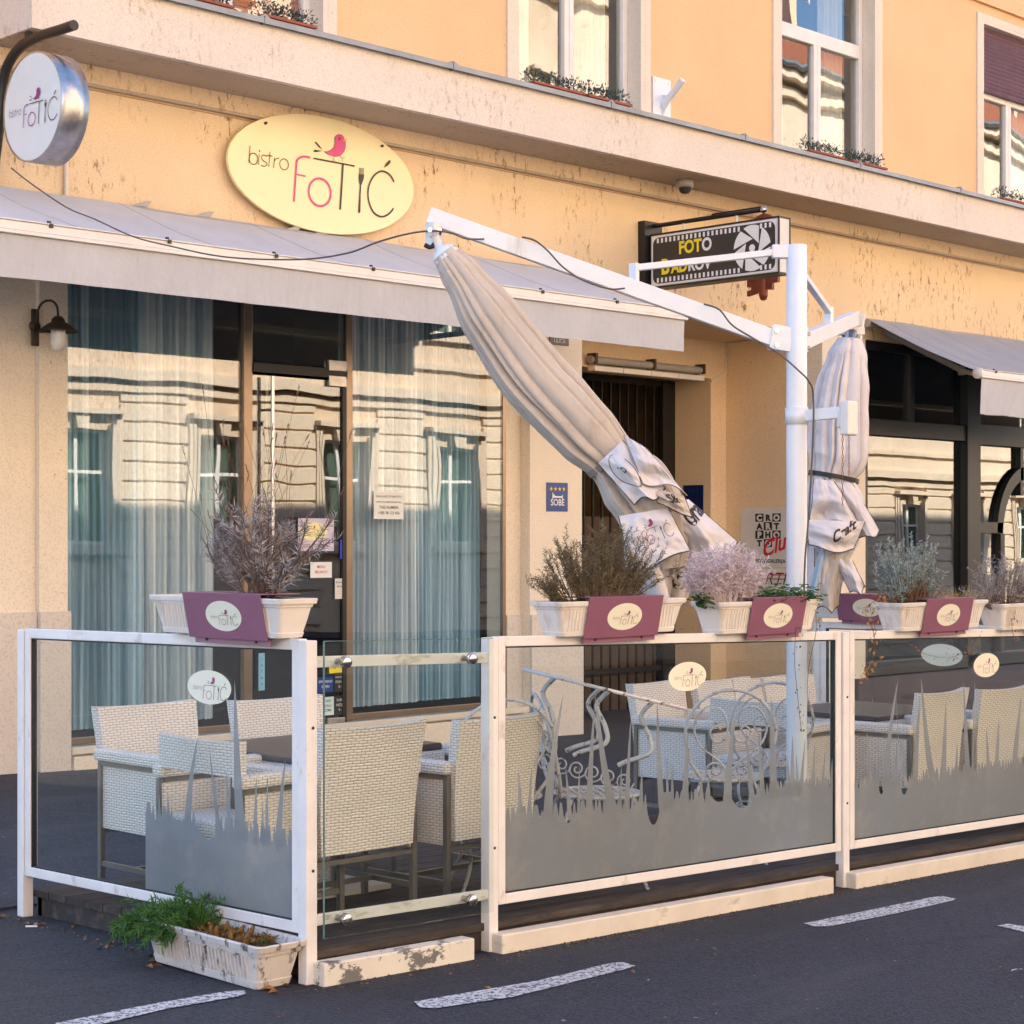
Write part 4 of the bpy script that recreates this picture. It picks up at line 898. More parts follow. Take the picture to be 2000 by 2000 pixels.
def fence_panel(label, o0, xd, L, blades, inv, base, u0, sticker, mt_f='frost', z0=.185, z1=1.28, t=.042, clearance=0, reverse=None, film=True):
    """o0: outer bottom-left corner; xd: direction along the panel; blades in photo pixels via inv(px,py)->(u,z)"""
    xd = Vector(xd); nd = Vector((0, 0, 1)).cross(xd)*-1   # towards the street side
    T = lambda u, z, e=0: Vector(o0)+xd*u+Vector((0, 0, z))-(-nd)*e*1.0
    o = thing('glass_fence_panel', label, 'fence panel', tuple(Vector(o0)+xd*L/2+Vector((0, 0, G(o0[0], o0[1])))), 0, 'framed glass panels round the terrace')
    def bx(u0_, z0_, u1_, z1_, e0, e1, mb):
        P = [T(u, z, e) for e in (e0, e1) for u, z in ((u0_, z0_), (u1_, z0_), (u1_, z1_), (u0_, z1_))]
        mb.raw(P, [(0,1,2,3), (7,6,5,4), (0,4,5,1), (1,5,6,2), (2,6,7,3), (3,7,4,0)])
    m_ = MB(); bx(0, z0, t, z1, -.02, .02, m_); bx(L-t, z0, L, z1, -.02, .02, m_); bx(t, z1-t, L-t, z1, -.0195, .0195, m_); bx(t, z0, L-t, z0+t, -.0195, .0195, m_); m_.slope(); link('frame', m_, M['fencem'], o, .003)
    m_ = MB()
    for q in ((t, z0+t, t+.007, z1-t), (L-t-.007, z0+t, L-t, z1-t), (t, z0+t, L-t, z0+t+.006), (t, z1-t-.006, L-t, z1-t)): bx(*q, -.012, .0125, m_)
    m_.slope(); link('seal', m_, M['seal'], o)
    m_ = MB(); bx(t, z0+t, L-t, z1-t, -.003, .003, m_); m_.slope(); link('glass', m_, M['fglass'], o)
    if film:
        m_ = MB(); zc = z0+t+.006; n = 320; ua, ub = u0, L-t-.007
        rr = random.Random(int(L*100)); notches = []
        u = ua
        while u < ub: notches.append((u, rr.uniform(.03, .085), rr.uniform(.006, .013), rr.random())); u += rr.uniform(.014, .045)
        for uu, dep_, wd_ in inv: notches.append((uu, dep_, wd_, 2))
        def top(u):
            b_ = base(u) + .05
            for c_, dp, wd_, k_ in notches:
                d_ = abs(u-c_)/wd_
                if d_ < 1: b_ = min(b_, base(u)+.05-dp*((1-d_)**.8 if k_ < 1.5 else (1-d_*d_)**.5))
            return b_
        for i in range(n):
            a_ = ua+(ub-ua)*i/n; c_ = ua+(ub-ua)*(i+1)/n
            m_.face([T(a_, zc, .0042), T(c_, zc, .0042), T(c_, top(c_), .0042), T(a_, top(a_), .0042)])
        for k, (tu, tz, bu, wd_, bend) in enumerate(blades):
            e = .0045+.0002*(k % 12); Lp = []; Rp = []; bz = base(bu)-.03
            for j in range(13):
                h = j/12; c_ = bu+(tu-bu)*(h**bend); wj = wd_/2*(1-h)**.75; z = bz+(tz-bz)*h; Lp.append(T(c_-wj, z, e)); Rp.append(T(c_+wj, z, e))
            for j in range(12): m_.face([Lp[j], Rp[j], Rp[j+1], Lp[j+1]])
        m_.slope(); link('frosted_film', m_, M[mt_f], o)
    for (su, sz, rx, ry, rev) in sticker:
        m_ = MB(); gz = G(*T(su, 0)[:2]); c_ = T(su, sz, .0085 if not rev else .0085)+Vector((0, 0, gz)); oval(m_, c_, xd, (0, 0, 1), rx, ry, .0006, 0); st_ = link('sticker', m_, M['sticker'], o)
        if not rev: m_ = MB(); put_logo(m_, c_+nd*.0015+xd*.008-Vector((0, 0, .008)), xd, (0, 0, 1), rx*1.98); link('lettering', m_, [M['ink'], M['purpleink'], M['orangeink']], st_)
    return o
YF = -6.665
def fz(px, py, X0):
    p = pY(px, py, YF); return (p.x-X0, p.z-G(p.x, YF))
def sx(X0):
    def f(px, py): p = pX(px, py, 4.462); return (-(p.y-X0), p.z-G(4.46, p.y))
    return f
def mk(fn, rows):
    out = []
    for tx, ty, bx_, by, wpx, bend in rows:
        tu, tz = fn(tx, ty); bu, _ = fn(bx_, by); b2, _ = fn(bx_+wpx, by); out.append((tu, tz, bu, abs(b2-bu)*.8, bend))
    return out
# front panel 1 (widest)
X1 = 5.442; fn = lambda a, b: fz(a, b, X1)
rows = [(1011,1503,1017,1570,14,1), (1037,1499,1030,1570,12,1), (1099,1354,1068,1570,24,1.6), (1103,1495,1112,1570,12,1), (1130,1495,1128,1570,9,1), (1159,1380,1148,1570,18,1.3), (1160,1351,1206,1570,22,.55), (1181,1495,1183,1570,8,1), (1212,1491,1208,1570,9,1), (1230,1402,1222,1570,14,1.3), (1281,1370,1292,1570,16,.6), (1300,1476,1302,1570,9,1), (1311,1492,1312,1570,10,1), (1342,1426,1336,1570,18,1.2), (1368,1513,1368,1570,13,1), (1382,1517,1381,1565,14,1), (1432,1405,1419,1565,22,1.5), (1455,1422,1470,1560,12,.7), (1480,1430,1489,1555,14,.8), (1504,1358,1510,1555,20,.8), (1546,1436,1545,1550,14,1), (1536,1476,1540,1550,10,1), (1553,1470,1556,1550,9,1), (1571,1440,1562,1550,10,1.3), (1590,1452,1586,1545,12,1), (1610,1468,1604,1545,10,1), (1252,1500,1250,1570,12,1), (1624,1480,1622,1540,9,1)]
bl = mk(fn, rows); b0 = fn(1000, 1595)[1]; b1 = fn(1630, 1530)[1]; Lp1 = 2.412
fence_panel('widest frosted road-side panel with cut grass pattern, logo oval near its middle', (X1, YF, 0), (1,0,0), Lp1, bl, [(fn(1275,1570)[0], .14, .05), (fn(1450,1550)[0], .11, .10), (fn(1405,1540)[0], .07, .075), (fn(1108,1570)[0], .09, .035)], lambda u: b0+(b1-b0)*u/Lp1-.01, .05, [(fn(1340,1321)[0], fn(1340,1321)[1], .134, .066, 0)])
# front panel 2
X2 = 7.93; fn = lambda a, b: fz(a, b, X2)
rows = [(1691,1426,1704,1540,10,.7), (1714,1442,1709,1540,9,1.2), (1753,1326,1728,1540,16,1.6), (1747,1328,1760,1450,3,.8), (1751,1448,1745,1540,12,1.2), (1757,1434,1770,1535,10,.7), (1797,1322,1824,1530,17,.6), (1795,1357,1785,1530,14,1.2), (1846,1368,1840,1530,15,1.1), (1880,1330,1890,1530,13,.8), (1902,1322,1897,1500,5,1), (1993,1357,1979,1525,15,1.3), (1950,1400,1944,1525,12,1), (1868,1450,1866,1525,9,1), (1925,1420,1930,1525,10,1), (2040,1340,2030,1520,15,1), (2080,1380,2085,1520,12,1)]
bl = mk(fn, rows); b0 = fn(1690, 1535)[1]; b1 = fn(1990, 1495)[1]; Lp2 = 2.462; u9 = fn(1990, 1500)[0]
fence_panel('frosted road-side panel at the right edge, hung with dry brown vine', (X2, YF, 0), (1,0,0), Lp2, bl, [(fn(1720,1500)[0], .10, .03), (fn(1765,1500)[0], .12, .04)], lambda u: b0+(b1-b0)*u/u9-.005, .05, [(fn(1924,1299)[0], fn(1924,1299)[1], .134, .066, 0)])
# left side panel: runs from the pavement to the corner post
Y0 = YB-.004; fn = sx(Y0)
rows = [(389,1435,368,1600,18,1.7), (460,1327,478,1625,26,.45), (411,1457,440,1600,11,.55), (313,1550,313,1585,8,1), (330,1553,331,1590,12,1), (444,1504,455,1610,14,.7), (503,1515,500,1610,12,1), (525,1515,523,1615,11,1), (560,1482,546,1615,18,1.5), (516,1560,515,1615,9,1), (424,1520,426,1600,8,1)]
bl = mk(fn, rows); ua = fn(286, 1600)[0]; b0 = fn(286, 1585)[1]; b1 = fn(560, 1640)[1]; Ls = Y0+6.637
fence_panel('left side panel, half clear and half frosted, carrying the dry lavender planter', (4.462, Y0, 0), (0,-1,0), Ls, bl, [(fn(407,1600)[0], .10, .085), (fn(351,1585)[0], .05, .05)], lambda u: b0+(b1-b0)*(u-ua)/(Ls-.05-ua)-.01, ua, [(fn(412,1342)[0], fn(412,1342)[1], .143, .067, 0)], 'frost')
# far side panel
fence_panel('far end panel behind the chairs with the pale back of an oval sticker', (10.425, -4.745, 0), (0,-1,0), 1.88, [(.4, .8, .45, .06, 1.3), (.9, .75, .85, .05, 1), (1.4, .8, 1.45, .05, 1)], [], lambda u: .48, .05, [((pX(1840, 1275, 10.42).y+4.745)*-1, pX(1840, 1275, 10.42).z-G(10.4), .15, .07, 1)])
# clear entrance screen
o = thing('entrance_screen', 'frameless clear glass screen on two spotted white rails beside the corner post', 'glass screen', (4.92, -6.7, G(4.9)), 0)
m_ = MB(); m_.box((4.497, -6.722, .17), (5.378, -6.714, 1.272)); m_.slope(); link('glass', m_, M['fglass'], o, .001)
ge = plain('glass_edge', (.10, .20, .19), .2)
m_ = MB(); m_.box((4.4945, -6.7225, .17), (4.4965, -6.7135, 1.272)); m_.box((4.4966, -6.7225, 1.2725), (5.378, -6.7135, 1.2745)); m_.slope(); link('glass_edge', m_, ge, o)
rail = plain('spotted_rail', (.66, .64, .6), .4, 0, .08, 4, dirt=(.26, .22, .13), dsc=14, dth=(.52, .68), streak=(.35, 1, 1))
for z in (1.195, .235):
    m_ = MB(); m_.box((4.489, -6.685, z-.021), (5.384, -6.67, z+.021)); m_.slope(); link('rail', m_, rail, o, .002)
    for xx in (4.585, 5.24):
        m_ = MB(); m_.lathe((xx, -6.670, z+G(xx)), [(0, .083), (.02, .082), (.0225, .078), (.0225, .058), (.012, .056), (.012, 0)], 22, 0, (0,-1,0)); link('clamp', m_, M['steel'], o)

# ------------------------------------------------------------------ planters
def planter(name_label, c, L, face, mt, seed, plate_u=(.35, .78), group='planters hung on the fence', broken=False, plate_on=True):
    """c: bottom centre, face: 's' towards the road (-Y), 'w' towards -X"""
    rz = 0 if face == 's' else -PI/2
    o = thing('planter', name_label, 'planter', c, rz, group); Mw = WM[o.name]; o.scale = (1, 1, .90)
    h = .165; wb, wt, lb, lt = .062, .088, L/2-.045, L/2
    loc = MB(); ns = 36
    def ring(z, e=0):
        k = z/h; hw = wb+(wt-wb)*k+e; hl = lb-.0+(lt-lb)*k**.8+e; r = .02; P = []
        for (cx_, cy_, a0) in ((hl-r, -hw+r, -90), (hl-r, hw-r, 0), (-hl+r, hw-r, 90), (-hl+r, -hw+r, 180)):
            for j in range(5): a = math.radians(a0+22.5*j); P.append(Vector((cx_+r*math.cos(a), cy_+r*math.sin(a), z)))
        return P
    rings = [ring(0, -.004), ring(.003), ring(.022), ring(.024, -.003), ring(.08, -.003), ring(.128, -.003), ring(.130, .001), ring(.143, .001), ring(.144, .009), ring(.163, .009), ring(.166, .006), ring(.166, -.006), ring(.13, -.008)]
    nn = len(rings[0]); loc.raw([p for r in rings for p in r], [(i*nn+k, i*nn+(k+1) % nn, (i+1)*nn+(k+1) % nn, (i+1)*nn+k) for i in range(len(rings)-1) for k in range(nn)], 0, False); loc.face(rings[0][::-1])
    if broken:   # knock a notch out of the rim
        loc.f = [f for f in loc.f if not (min(loc.v[i].z for i in f) > .10 and -.20 < sum(loc.v[i].x for i in f)/len(f) < -.02 and False)]
    for k in range(int(L/.021)):   # vertical ribs
        x = -L/2+.07+k*.021
        if x > L/2-.07: break
        for sgn in (-1, 1):
            yb, yt = sgn*(wb+.001), sgn*(wt-.006); loc.bar((x, yb+sgn*.001, .027), (x*1.0, yt-sgn*.0015, .126), .007, .006)
    loc.v = [Mw @ v for v in loc.v]; link('trough', loc, M[mt], o)
    m_ = MB(); m_.box((-L/2+.03, -.07, .125), (L/2-.03, .07, .14)); m_.xf(Mw); link('soil', m_, M['soil'], o)
    if plate_on:
        x0, x1 = -L/2+plate_u[0]*L, -L/2+plate_u[1]*L; m_ = MB()
        f = lambda x, z, e: Vector((x, -(.070+(.106-.070)*(z+.005)/.19)-e, z))
        P = [f(x0, -.012, 0), f(x1, -.012, 0), f(x1, .182, 0), f(x0, .182, 0)]; m_.prism(P, (0, .004, 0))
        m_.box((x0, -.106, .180), (x1, .09, .184)); m_.xf(Mw); pl = link('plate', m_, M['plum'], o, .001)
        m_ = MB(); m_.box((x0+.015, -.052, -.036), (x1+.0, -.047, -.006)); m_.xf(Mw); link('hook_strip', m_, M['plum'], o)
        for xx in (x0+.09, x1-.09): m_ = MB(); m_.tube([(xx, -.052, -.02), (xx, -.057, -.02)], .006, 8); m_.xf(Mw); link('screw', m_, M['blackm'], o)
        m_ = MB(); up = (f(0, .18, 0)-f(0, 0, 0)).normalized(); cc = f((x0+x1)/2, .086, .001); n_ = Vector((1,0,0)).cross(up); oval(m_, cc, (1,0,0), up, .112, .066, .0006); 
        n0 = len(m_.v); put_logo(m_, cc+n_*.0014+Vector((.006, 0, -.008)), (1,0,0), up, .215, 1); m_.xf(Mw); link('logo_oval', m_, [M['sticker'], M['ink'], M['purpleink'], M['orangeink']], pl)
    return o
zt1 = 1.283
def pc(px0, px1):
    a = pY(px0, 1200, -6.59).x; b = pY(px1, 1200, -6.755).x; return (a+b)/2, b-a
cP2, L2 = pc(1040, 1340); cP3, L3 = pc(1354, 1606); cP4, L4 = pc(1708, 1930); 
planter('white ribbed planter with plum logo plate below the brown rosemary', (cP2, -6.665, zt1+G(cP2)), L2, 's', 'planter', 1, (.20, .79))
planter('white ribbed planter with plum plate, holding bleached stems and green creeper', (cP3, -6.665, zt1+G(cP3)), L3, 's', 'planter', 2, (.28, .82))
planter('cracked ribbed planter with plum plate below the silver bush', (cP4, -6.665, zt1+G(cP4)), L4, 's', 'planter', 3, (.26, .80), broken=True)
planter('ribbed planter at the right edge of the photo', (cP4+1.07, -6.665, zt1+G(cP4+1.1)), .98, 's', 'planter', 4, (.33, .78))
ya_ = pX(294, 1170, 4.365).y; yb_ = pX(622, 1170, 4.545).y
planter('white ribbed planter with plum logo plate on the left side panel', (4.45, (ya_+yb_)/2, zt1-.004), ya_-yb_, 'w', 'planter', 5, (.29, .88))
q = pX(1690, 1200, 10.38)
planter('bluish shaded planter on the far end panel behind the parasol', (10.42, q.y, zt1+G(10.4)), .95, 'w', 'planter', 6, (.30, .8))
# ground planter
gpa = pZ(306, 1880, .01); gpb = pZ(500, 1936, .01)
ang = math.atan2(gpb.y-gpa.y, gpb.x-gpa.x); L = (gpb-gpa).length+.13; cpt = (gpa+gpb)/2; nrm = Vector((-math.sin(ang), math.cos(ang), 0))
o = thing('ground_planter', 'dirty cream planter standing on the road at the fence corner', 'planter', (cpt.x+.10, cpt.y+.035, .004), ang+.0); Mw = WM[o.name]
loc = MB(); h = .165; rings = []
for z, e in ((0, -.004), (.004, 0), (.03, .001), (.032, -.003), (.125, -.003), (.127, .002), (.145, .002), (.146, .011), (.166, .012), (.170, .008), (.168, -.006), (.12, -.008)):
    k = z/h; hw = .08+.025*k+e; hl = L/2-.05+.05*k+e; r = .025; P = []
    for (cx_, cy_, a0) in ((hl-r, -hw+r, -90), (hl-r, hw-r, 0), (-hl+r, hw-r, 90), (-hl+r, -hw+r, 180)):
        for j in range(5): a = math.radians(a0+22.5*j); P.append(Vector((cx_+r*math.cos(a), cy_+r*math.sin(a), z)))
    rings.append(P)
nn = 20; loc.raw([p for r in rings for p in r], [(i*nn+k, i*nn+(k+1) % nn, (i+1)*nn+(k+1) % nn, (i+1)*nn+k) for i in range(len(rings)-1) for k in range(nn)]); loc.face(rings[0][::-1])
for k in range(26):
    x = -L/2+.09+k*(L-.18)/25
    for sg in (-1, 1): loc.bar((x, sg*.083, .035), (x, sg*.100, .12), .010, .007)
loc.xf(Mw); link('trough', loc, M['planterd'], o)
m_ = MB(); m_.box((-L/2+.02, -.085, .12), (L/2-.02, .085, .135)); m_.xf(Mw); link('soil', m_, M['soil'], o)
MG = Mw; LG = L

# ------------------------------------------------------------------ plants
def needle(m_, p, d, l, wd, mi=0, r_=rng):
    s_ = d.cross(Vector((r_.uniform(-1,1), r_.uniform(-1,1), r_.uniform(-1,1)))); s_ = s_.normalized()*wd if s_.length > 1e-6 else Vector((wd, 0, 0))
    m_.face([p-s_, p+d*l*.5-s_*.9, p+d*l, p+d*l*.5+s_*.9, p+s_], mi)
def stem_path(p, d, L, n, bend, r_, grav=0):
    P = [Vector(p)]; d = Vector(d).normalized()
    for i in range(n):
        d = (d+Vector((r_.uniform(-bend, bend), r_.uniform(-bend, bend), r_.uniform(-bend, bend)*.6+grav))).normalized(); P.append(P[-1]+d*L/n)
    return P
def sprig(m_, P, l, wd, step, mi, r_, start=0, ang=.9):
    acc = 0
    for i in range(len(P)-1):
        a, b = P[i], P[i+1]; d = (b-a).normalized(); L_ = (b-a).length; t = 0
        while t < L_:
            if i >= start:
                s_ = d.orthogonal().normalized(); q = d.cross(s_); an = r_.uniform(0, 6.28)
                e = (d*r_.uniform(.35, 1)+(s_*math.cos(an)+q*math.sin(an))*ang).normalized(); needle(m_, a+d*t, e, l*r_.uniform(.6, 1.3), wd, mi, r_)
            t += step
def plant(name, label, cat, parts, mats, group=None):
    o = thing(name, label, cat, tuple(parts[0][2]), 0, group)
    for nm, mb, c_ in parts: link(nm, mb, mats[nm], o)
    return o
def lavender(label, base, spread, hgt, nb, seed, stalks=26, mat_='lav', dense=1.0, axis=(1,0,0), tall=.5, leanx=0):
    r_ = random.Random(seed); st_ = MB(); lf = MB(); sp = MB(); base = Vector(base); ax = Vector(axis); side = Vector((ax.y, -ax.x, 0))
    tips = []
    for k in range(nb):
        a = (k+.5)/nb*2-1; d = (ax*(a*1.1*spread/hgt+leanx)+side*r_.uniform(-.45, .45)+Vector((0, 0, .9-.35*abs(a)))).normalized(); b0_ = base+ax*r_.uniform(-.03, .03)+side*r_.uniform(-.02, .02)
        P = stem_path(b0_, d, hgt*r_.uniform(.45, .6), 5, .22, r_, .05); st_.tube(P, [.009-.0012*i for i in range(6)], 5)
        for j in range(7):
            i0 = r_.randint(1, 5); d2 = (d+Vector((r_.uniform(-1, 1), r_.uniform(-1, 1), r_.uniform(-.5, .8)))).normalized()
            Q = stem_path(P[i0], d2, hgt*r_.uniform(.25, .5), 5, .2, r_, .06); st_.tube(Q, [.0045-.0006*i for i in range(6)], 4, cap=False)
            for _ in range(int(3*dense)):
                i1 = r_.randint(1, 5); R_ = stem_path(Q[i1], (Q[i1]-Q[i1-1]).normalized()+Vector((r_.uniform(-.7,.7), r_.uniform(-.7,.7), r_.uniform(-.1,.8))), hgt*r_.uniform(.10, .22), 3, .2, r_)
                st_.tube(R_, .0015, 3, cap=False); sprig(lf, R_, .042, .0019, .0048, 0, r_); tips.append(R_[-1])
            sprig(lf, Q, .036, .0016, .008, 0, r_, 2)
    for k in range(stalks):
        p = r_.choice(tips); d = Vector((r_.uniform(-.42, .42), r_.uniform(-.3, .3), 1))+ax*((p-base).dot(ax)*1.3); P = stem_path(p, d, tall*r_.uniform(.35, 1)*hgt, 4, .05, r_); st_.tube(P, .0009, 3, cap=False)
        e = (P[-1]-P[-2]).normalized()
        for j in range(12): needle(sp, P[-1]-e*.003*j, (e+Vector((r_.uniform(-.6,.6), r_.uniform(-.6,.6), r_.uniform(-.3,.3)))).normalized(), .009, .0018, 0, r_)
    return plant('lavender_plant', label, 'plant', [('stem', st_, base), ('foliage', lf, base), ('seed_head', sp, base)], {'stem': M['stemm'], 'foliage': M[mat_], 'seed_head': M['lavtip']})
def upright(name, label, base, L, W, hgt, n, seed, mat_, axis=(1,0,0), nl=.018, lw=.0013, step=.004, prof=None, grav=.02, bend=.12, stemmat='stemm', splay=.8, start=1):
    r_ = random.Random(seed); st_ = MB(); lf = MB(); base = Vector(base); ax = Vector(axis); side = Vector((ax.y, -ax.x, 0))
    for k in range(n):
        a = r_.uniform(-1, 1); b_ = r_.uniform(-1, 1); p = base+ax*a*L*.3+side*b_*W*.3
        hh = hgt*(prof(a) if prof else 1-.45*a*a)*r_.uniform(.65, 1.05); d = (ax*a*L*splay/hgt+side*b_*W*splay/hgt+Vector((0, 0, 1))).normalized()
        P = stem_path(p, d, hh, 6, bend, r_, grav); st_.tube(P, [.0032-.0004*i for i in range(7)], 3, cap=False); sprig(lf, P, nl, lw, step, 0, r_, start)
        for _ in range(3):
            i = r_.randint(2, 5); Q = stem_path(P[i], (P[i]-P[i-1]).normalized()+Vector((r_.uniform(-.7,.7), r_.uniform(-.7,.7), .2)), hh*r_.uniform(.15, .32), 3, .15, r_, grav); sprig(lf, Q, nl, lw, step, 0, r_)
    return plant(name, label, 'plant', [('stem', st_, base), ('foliage', lf, base)], {'stem': M[stemmat], 'foliage': M[mat_]})
zr = lambda x: zt1+G(x)+.126
pb = pX(505, 1160, 4.45); lavender('dry grey lavender bush with tall seed stalks on the left side panel', (4.45, pb.y, zt1+.118), .50, .44, 10, 11, 46, 'lav', .8, (0,-1,0), 1.15, -.06)
xr_ = pY(1165, 1165, -6.66).x; upright('rosemary_plant', 'brownish needle-leaved rosemary in front of the leaning parasol foot', (xr_-.02, -6.66, zr(xr_)-.02), .62, .12, .35, 120, 12, 'rosem', (1,0,0), .018, .0014, .0032, lambda a: .62+.38*min(1, max(0, (a+1)*1.2)), .01)
# bleached wiry plant
def wispy(label, base, L, hgt, n, seed):
    r_ = random.Random(seed); st_ = MB(); base = Vector(base)
    for k in range(n):
        a = r_.uniform(-1, 1); p = base+Vector((a*L*.3, r_.uniform(-.04, .04), 0)); d = Vector((a*.75, r_.uniform(-.3, .3), 1))
        P = stem_path(p, d, hgt*r_.uniform(.6, 1.0)*(1-.3*a*a), 7, .13, r_); st_.tube(P, .0011, 3, cap=False)
        for i in range(3, 8):
            for _ in range(3):
                Q = stem_path(P[i], Vector((r_.uniform(-1,1), r_.uniform(-1,1), r_.uniform(.0,1))), .04, 5, .55, r_, -.12); st_.tube(Q, .0011, 3, cap=False)
                if r_.random() < .5: sprig(st_, Q[2:], .007, .0014, .005, 0, r_)
    return solo('dried_plant', label, 'plant', st_, M['wisp'])
xw = pY(1415, 1165, -6.66).x; wispy('bleached wiry dried plant left of the parasol mast', (xw, -6.66, zr(xw)-.02), .42, .31, 300, 13)
def ground_leaf(label, base, L, W, n, seed, mat_, l=.026, h=.05, name='creeper_plant', ax=(1,0,0)):
    r_ = random.Random(seed); lf = MB(); base = Vector(base); A = Vector(ax); S = Vector((A.y, -A.x, 0))
    for k in range(n):
        p = base+A*r_.uniform(-L/2, L/2)+S*r_.uniform(-W/2, W/2)+Vector((0, 0, r_.uniform(0, h)*r_.random())); a = r_.uniform(0, 6.28)
        e = Vector((math.cos(a), math.sin(a), r_.uniform(-.1, .8))).normalized(); s_ = e.cross(Vector((0, 0, 1))).normalized(); l_ = l*r_.uniform(.6, 1.3); dn = Vector((0, 0, -l_*.15))
        lf.face([p, p+e*l_*.35+s_*l_*.28+dn, p+e*l_*.7+s_*l_*.2+dn, p+e*l_+dn*2.5, p+e*l_*.7-s_*l_*.2+dn, p+e*l_*.35-s_*l_*.28+dn], 0)
    return solo(name, label, 'plant', lf, M[mat_])
xg = pY(1525, 1165, -6.66).x; ground_leaf('fresh green creeper spilling over the planter at the foot of the mast', (xg, -6.68, zr(xg)+.02), .40, .17, 900, 14, 'green', .032, .085)
xg2 = pY(1366, 1150, -6.66).x; ground_leaf('small cluster of broad green leaves at the left end of the bleached plant', (xg2, -6.67, zr(xg2)), .06, .06, 34, 15, 'green', .055, .09)
xs_ = pY(1775, 1165, -6.66).x; upright('silver_plant', 'silver-leaved bush in the cracked planter', (xs_, -6.66, zr(xs_)-.02), .36, .12, .36, 120, 16, 'silver', (1,0,0), .017, .0017, .003, None, .02, .1, start=3)
upright('brown_heather', 'brown wiry undergrowth around the silver bush', (xs_+.03, -6.66, zr(xs_)-.02), .55, .12, .17, 80, 17, 'brownleaf', (1,0,0), .012, .001, .006, None, 0, .2)
xs2 = pY(1865, 1165, -6.66).x
def blades(label, base, L, n, seed, mat_, hgt, name='dry_grass', wd=.0016, droop=-.12, W=.1):
    r_ = random.Random(seed); lf = MB(); base = Vector(base)
    for k in range(n):
        p = base+Vector((r_.uniform(-L/2, L/2), r_.uniform(-W/2, W/2), 0)); P = stem_path(p, Vector((r_.uniform(-.9, .9), r_.uniform(-.5, .5), 1)), hgt*r_.uniform(.4, 1.1), 6, .12, r_, droop); s_ = Vector((r_.uniform(-1,1), r_.uniform(-1,1), 0)).normalized()*wd
        for i in range(6): w0 = 1-i/6.5; w1 = 1-(i+1)/6.5; lf.face([P[i]-s_*w0, P[i]+s_*w0, P[i+1]+s_*w1, P[i+1]-s_*w1])
    return solo(name, label, 'plant', lf, M[mat_])
blades('tangle of straw-coloured grass right of the silver bush', (xs2, -6.67, zr(xs2)), .34, 240, 18, 'straw', .14)
ground_leaf('scatter of small green and brown leaves beside the silver bush', (xs2-.12, -6.67, zr(xs2)), .30, .13, 240, 19, 'green', .02, .09)
xl = pY(1945, 1160, -6.66).x; upright('lavender_plant', 'dark greyish dry lavender at the right edge of the photo', (xl+.1, -6.66, zr(xl)-.02), .6, .12, .32, 80, 20, 'lav', (1,0,0), .022, .0015, .005, None, .01, .2)
blades('thin straw stalks in the planter at the foot of the mast', (xg+.03, -6.67, zr(xg)), .34, 26, 21, 'green', .22, 'wild_grass', .0009, -.03)
def vine(label, pts, mat_, seed, n, l=.022, spread=.035):
    r_ = random.Random(seed); st_ = MB(); lf = MB(); P = smooth_pts(pts, 5); st_.tube(P, .0013, 4, cap=False)
    for k in range(n):
        p = r_.choice(P)+Vector((r_.gauss(0, spread)*.6, r_.gauss(0, spread)*.3-.01, r_.gauss(0, spread)*.6)); a = r_.uniform(0, 6.28); e = Vector((math.cos(a), -.3, math.sin(a))).normalized(); s_ = e.cross(Vector((0, -1, .2))).normalized(); l_ = l*r_.uniform(.5, 1.3)
        lf.face([p, p+e*l_*.4+s_*l_*.35, p+e*l_, p+e*l_*.4-s_*l_*.35])
    return plant('vine', label, 'plant', [('stem', st_, P[0]), ('foliage', lf, P[0])], {'stem': M['stemm'], 'foliage': M[mat_]})
V_ = lambda a, b, y=-6.74: pY(a, b, y)
vine('dry orange-brown vine hanging over the left end of the right panel', [V_(1722, 1165), V_(1690, 1190), V_(1700, 1215), V_(1708, 1250), V_(1704, 1290), V_(1690, 1310), V_(1680, 1322)], 'brownleaf', 31, 85)
vine('dry brown vine trailing across the glass of the right panel', [V_(1765, 1250), V_(1800, 1275), V_(1850, 1285), V_(1880, 1275), V_(1900, 1262), V_(1915, 1240)], 'brownleaf', 32, 40, .016, .03)
vine('thin green vine hanging in front of the mast through the panel', [V_(1560, 1150), V_(1555, 1220), V_(1552, 1290), V_(1556, 1340), V_(1562, 1400), V_(1566, 1430)], 'green', 33, 34, .014, .02)
vine('second thin green vine with sparse leaves right of the mast', [V_(1590, 1160), V_(1594, 1230), V_(1580, 1300), V_(1578, 1360), V_(1590, 1420)], 'green', 34, 22, .014, .02)
vine('dry vine over the planter at the right edge', [V_(1975, 1200), V_(1978, 1235), V_(1985, 1250)], 'brownleaf', 35, 16, .02, .02)
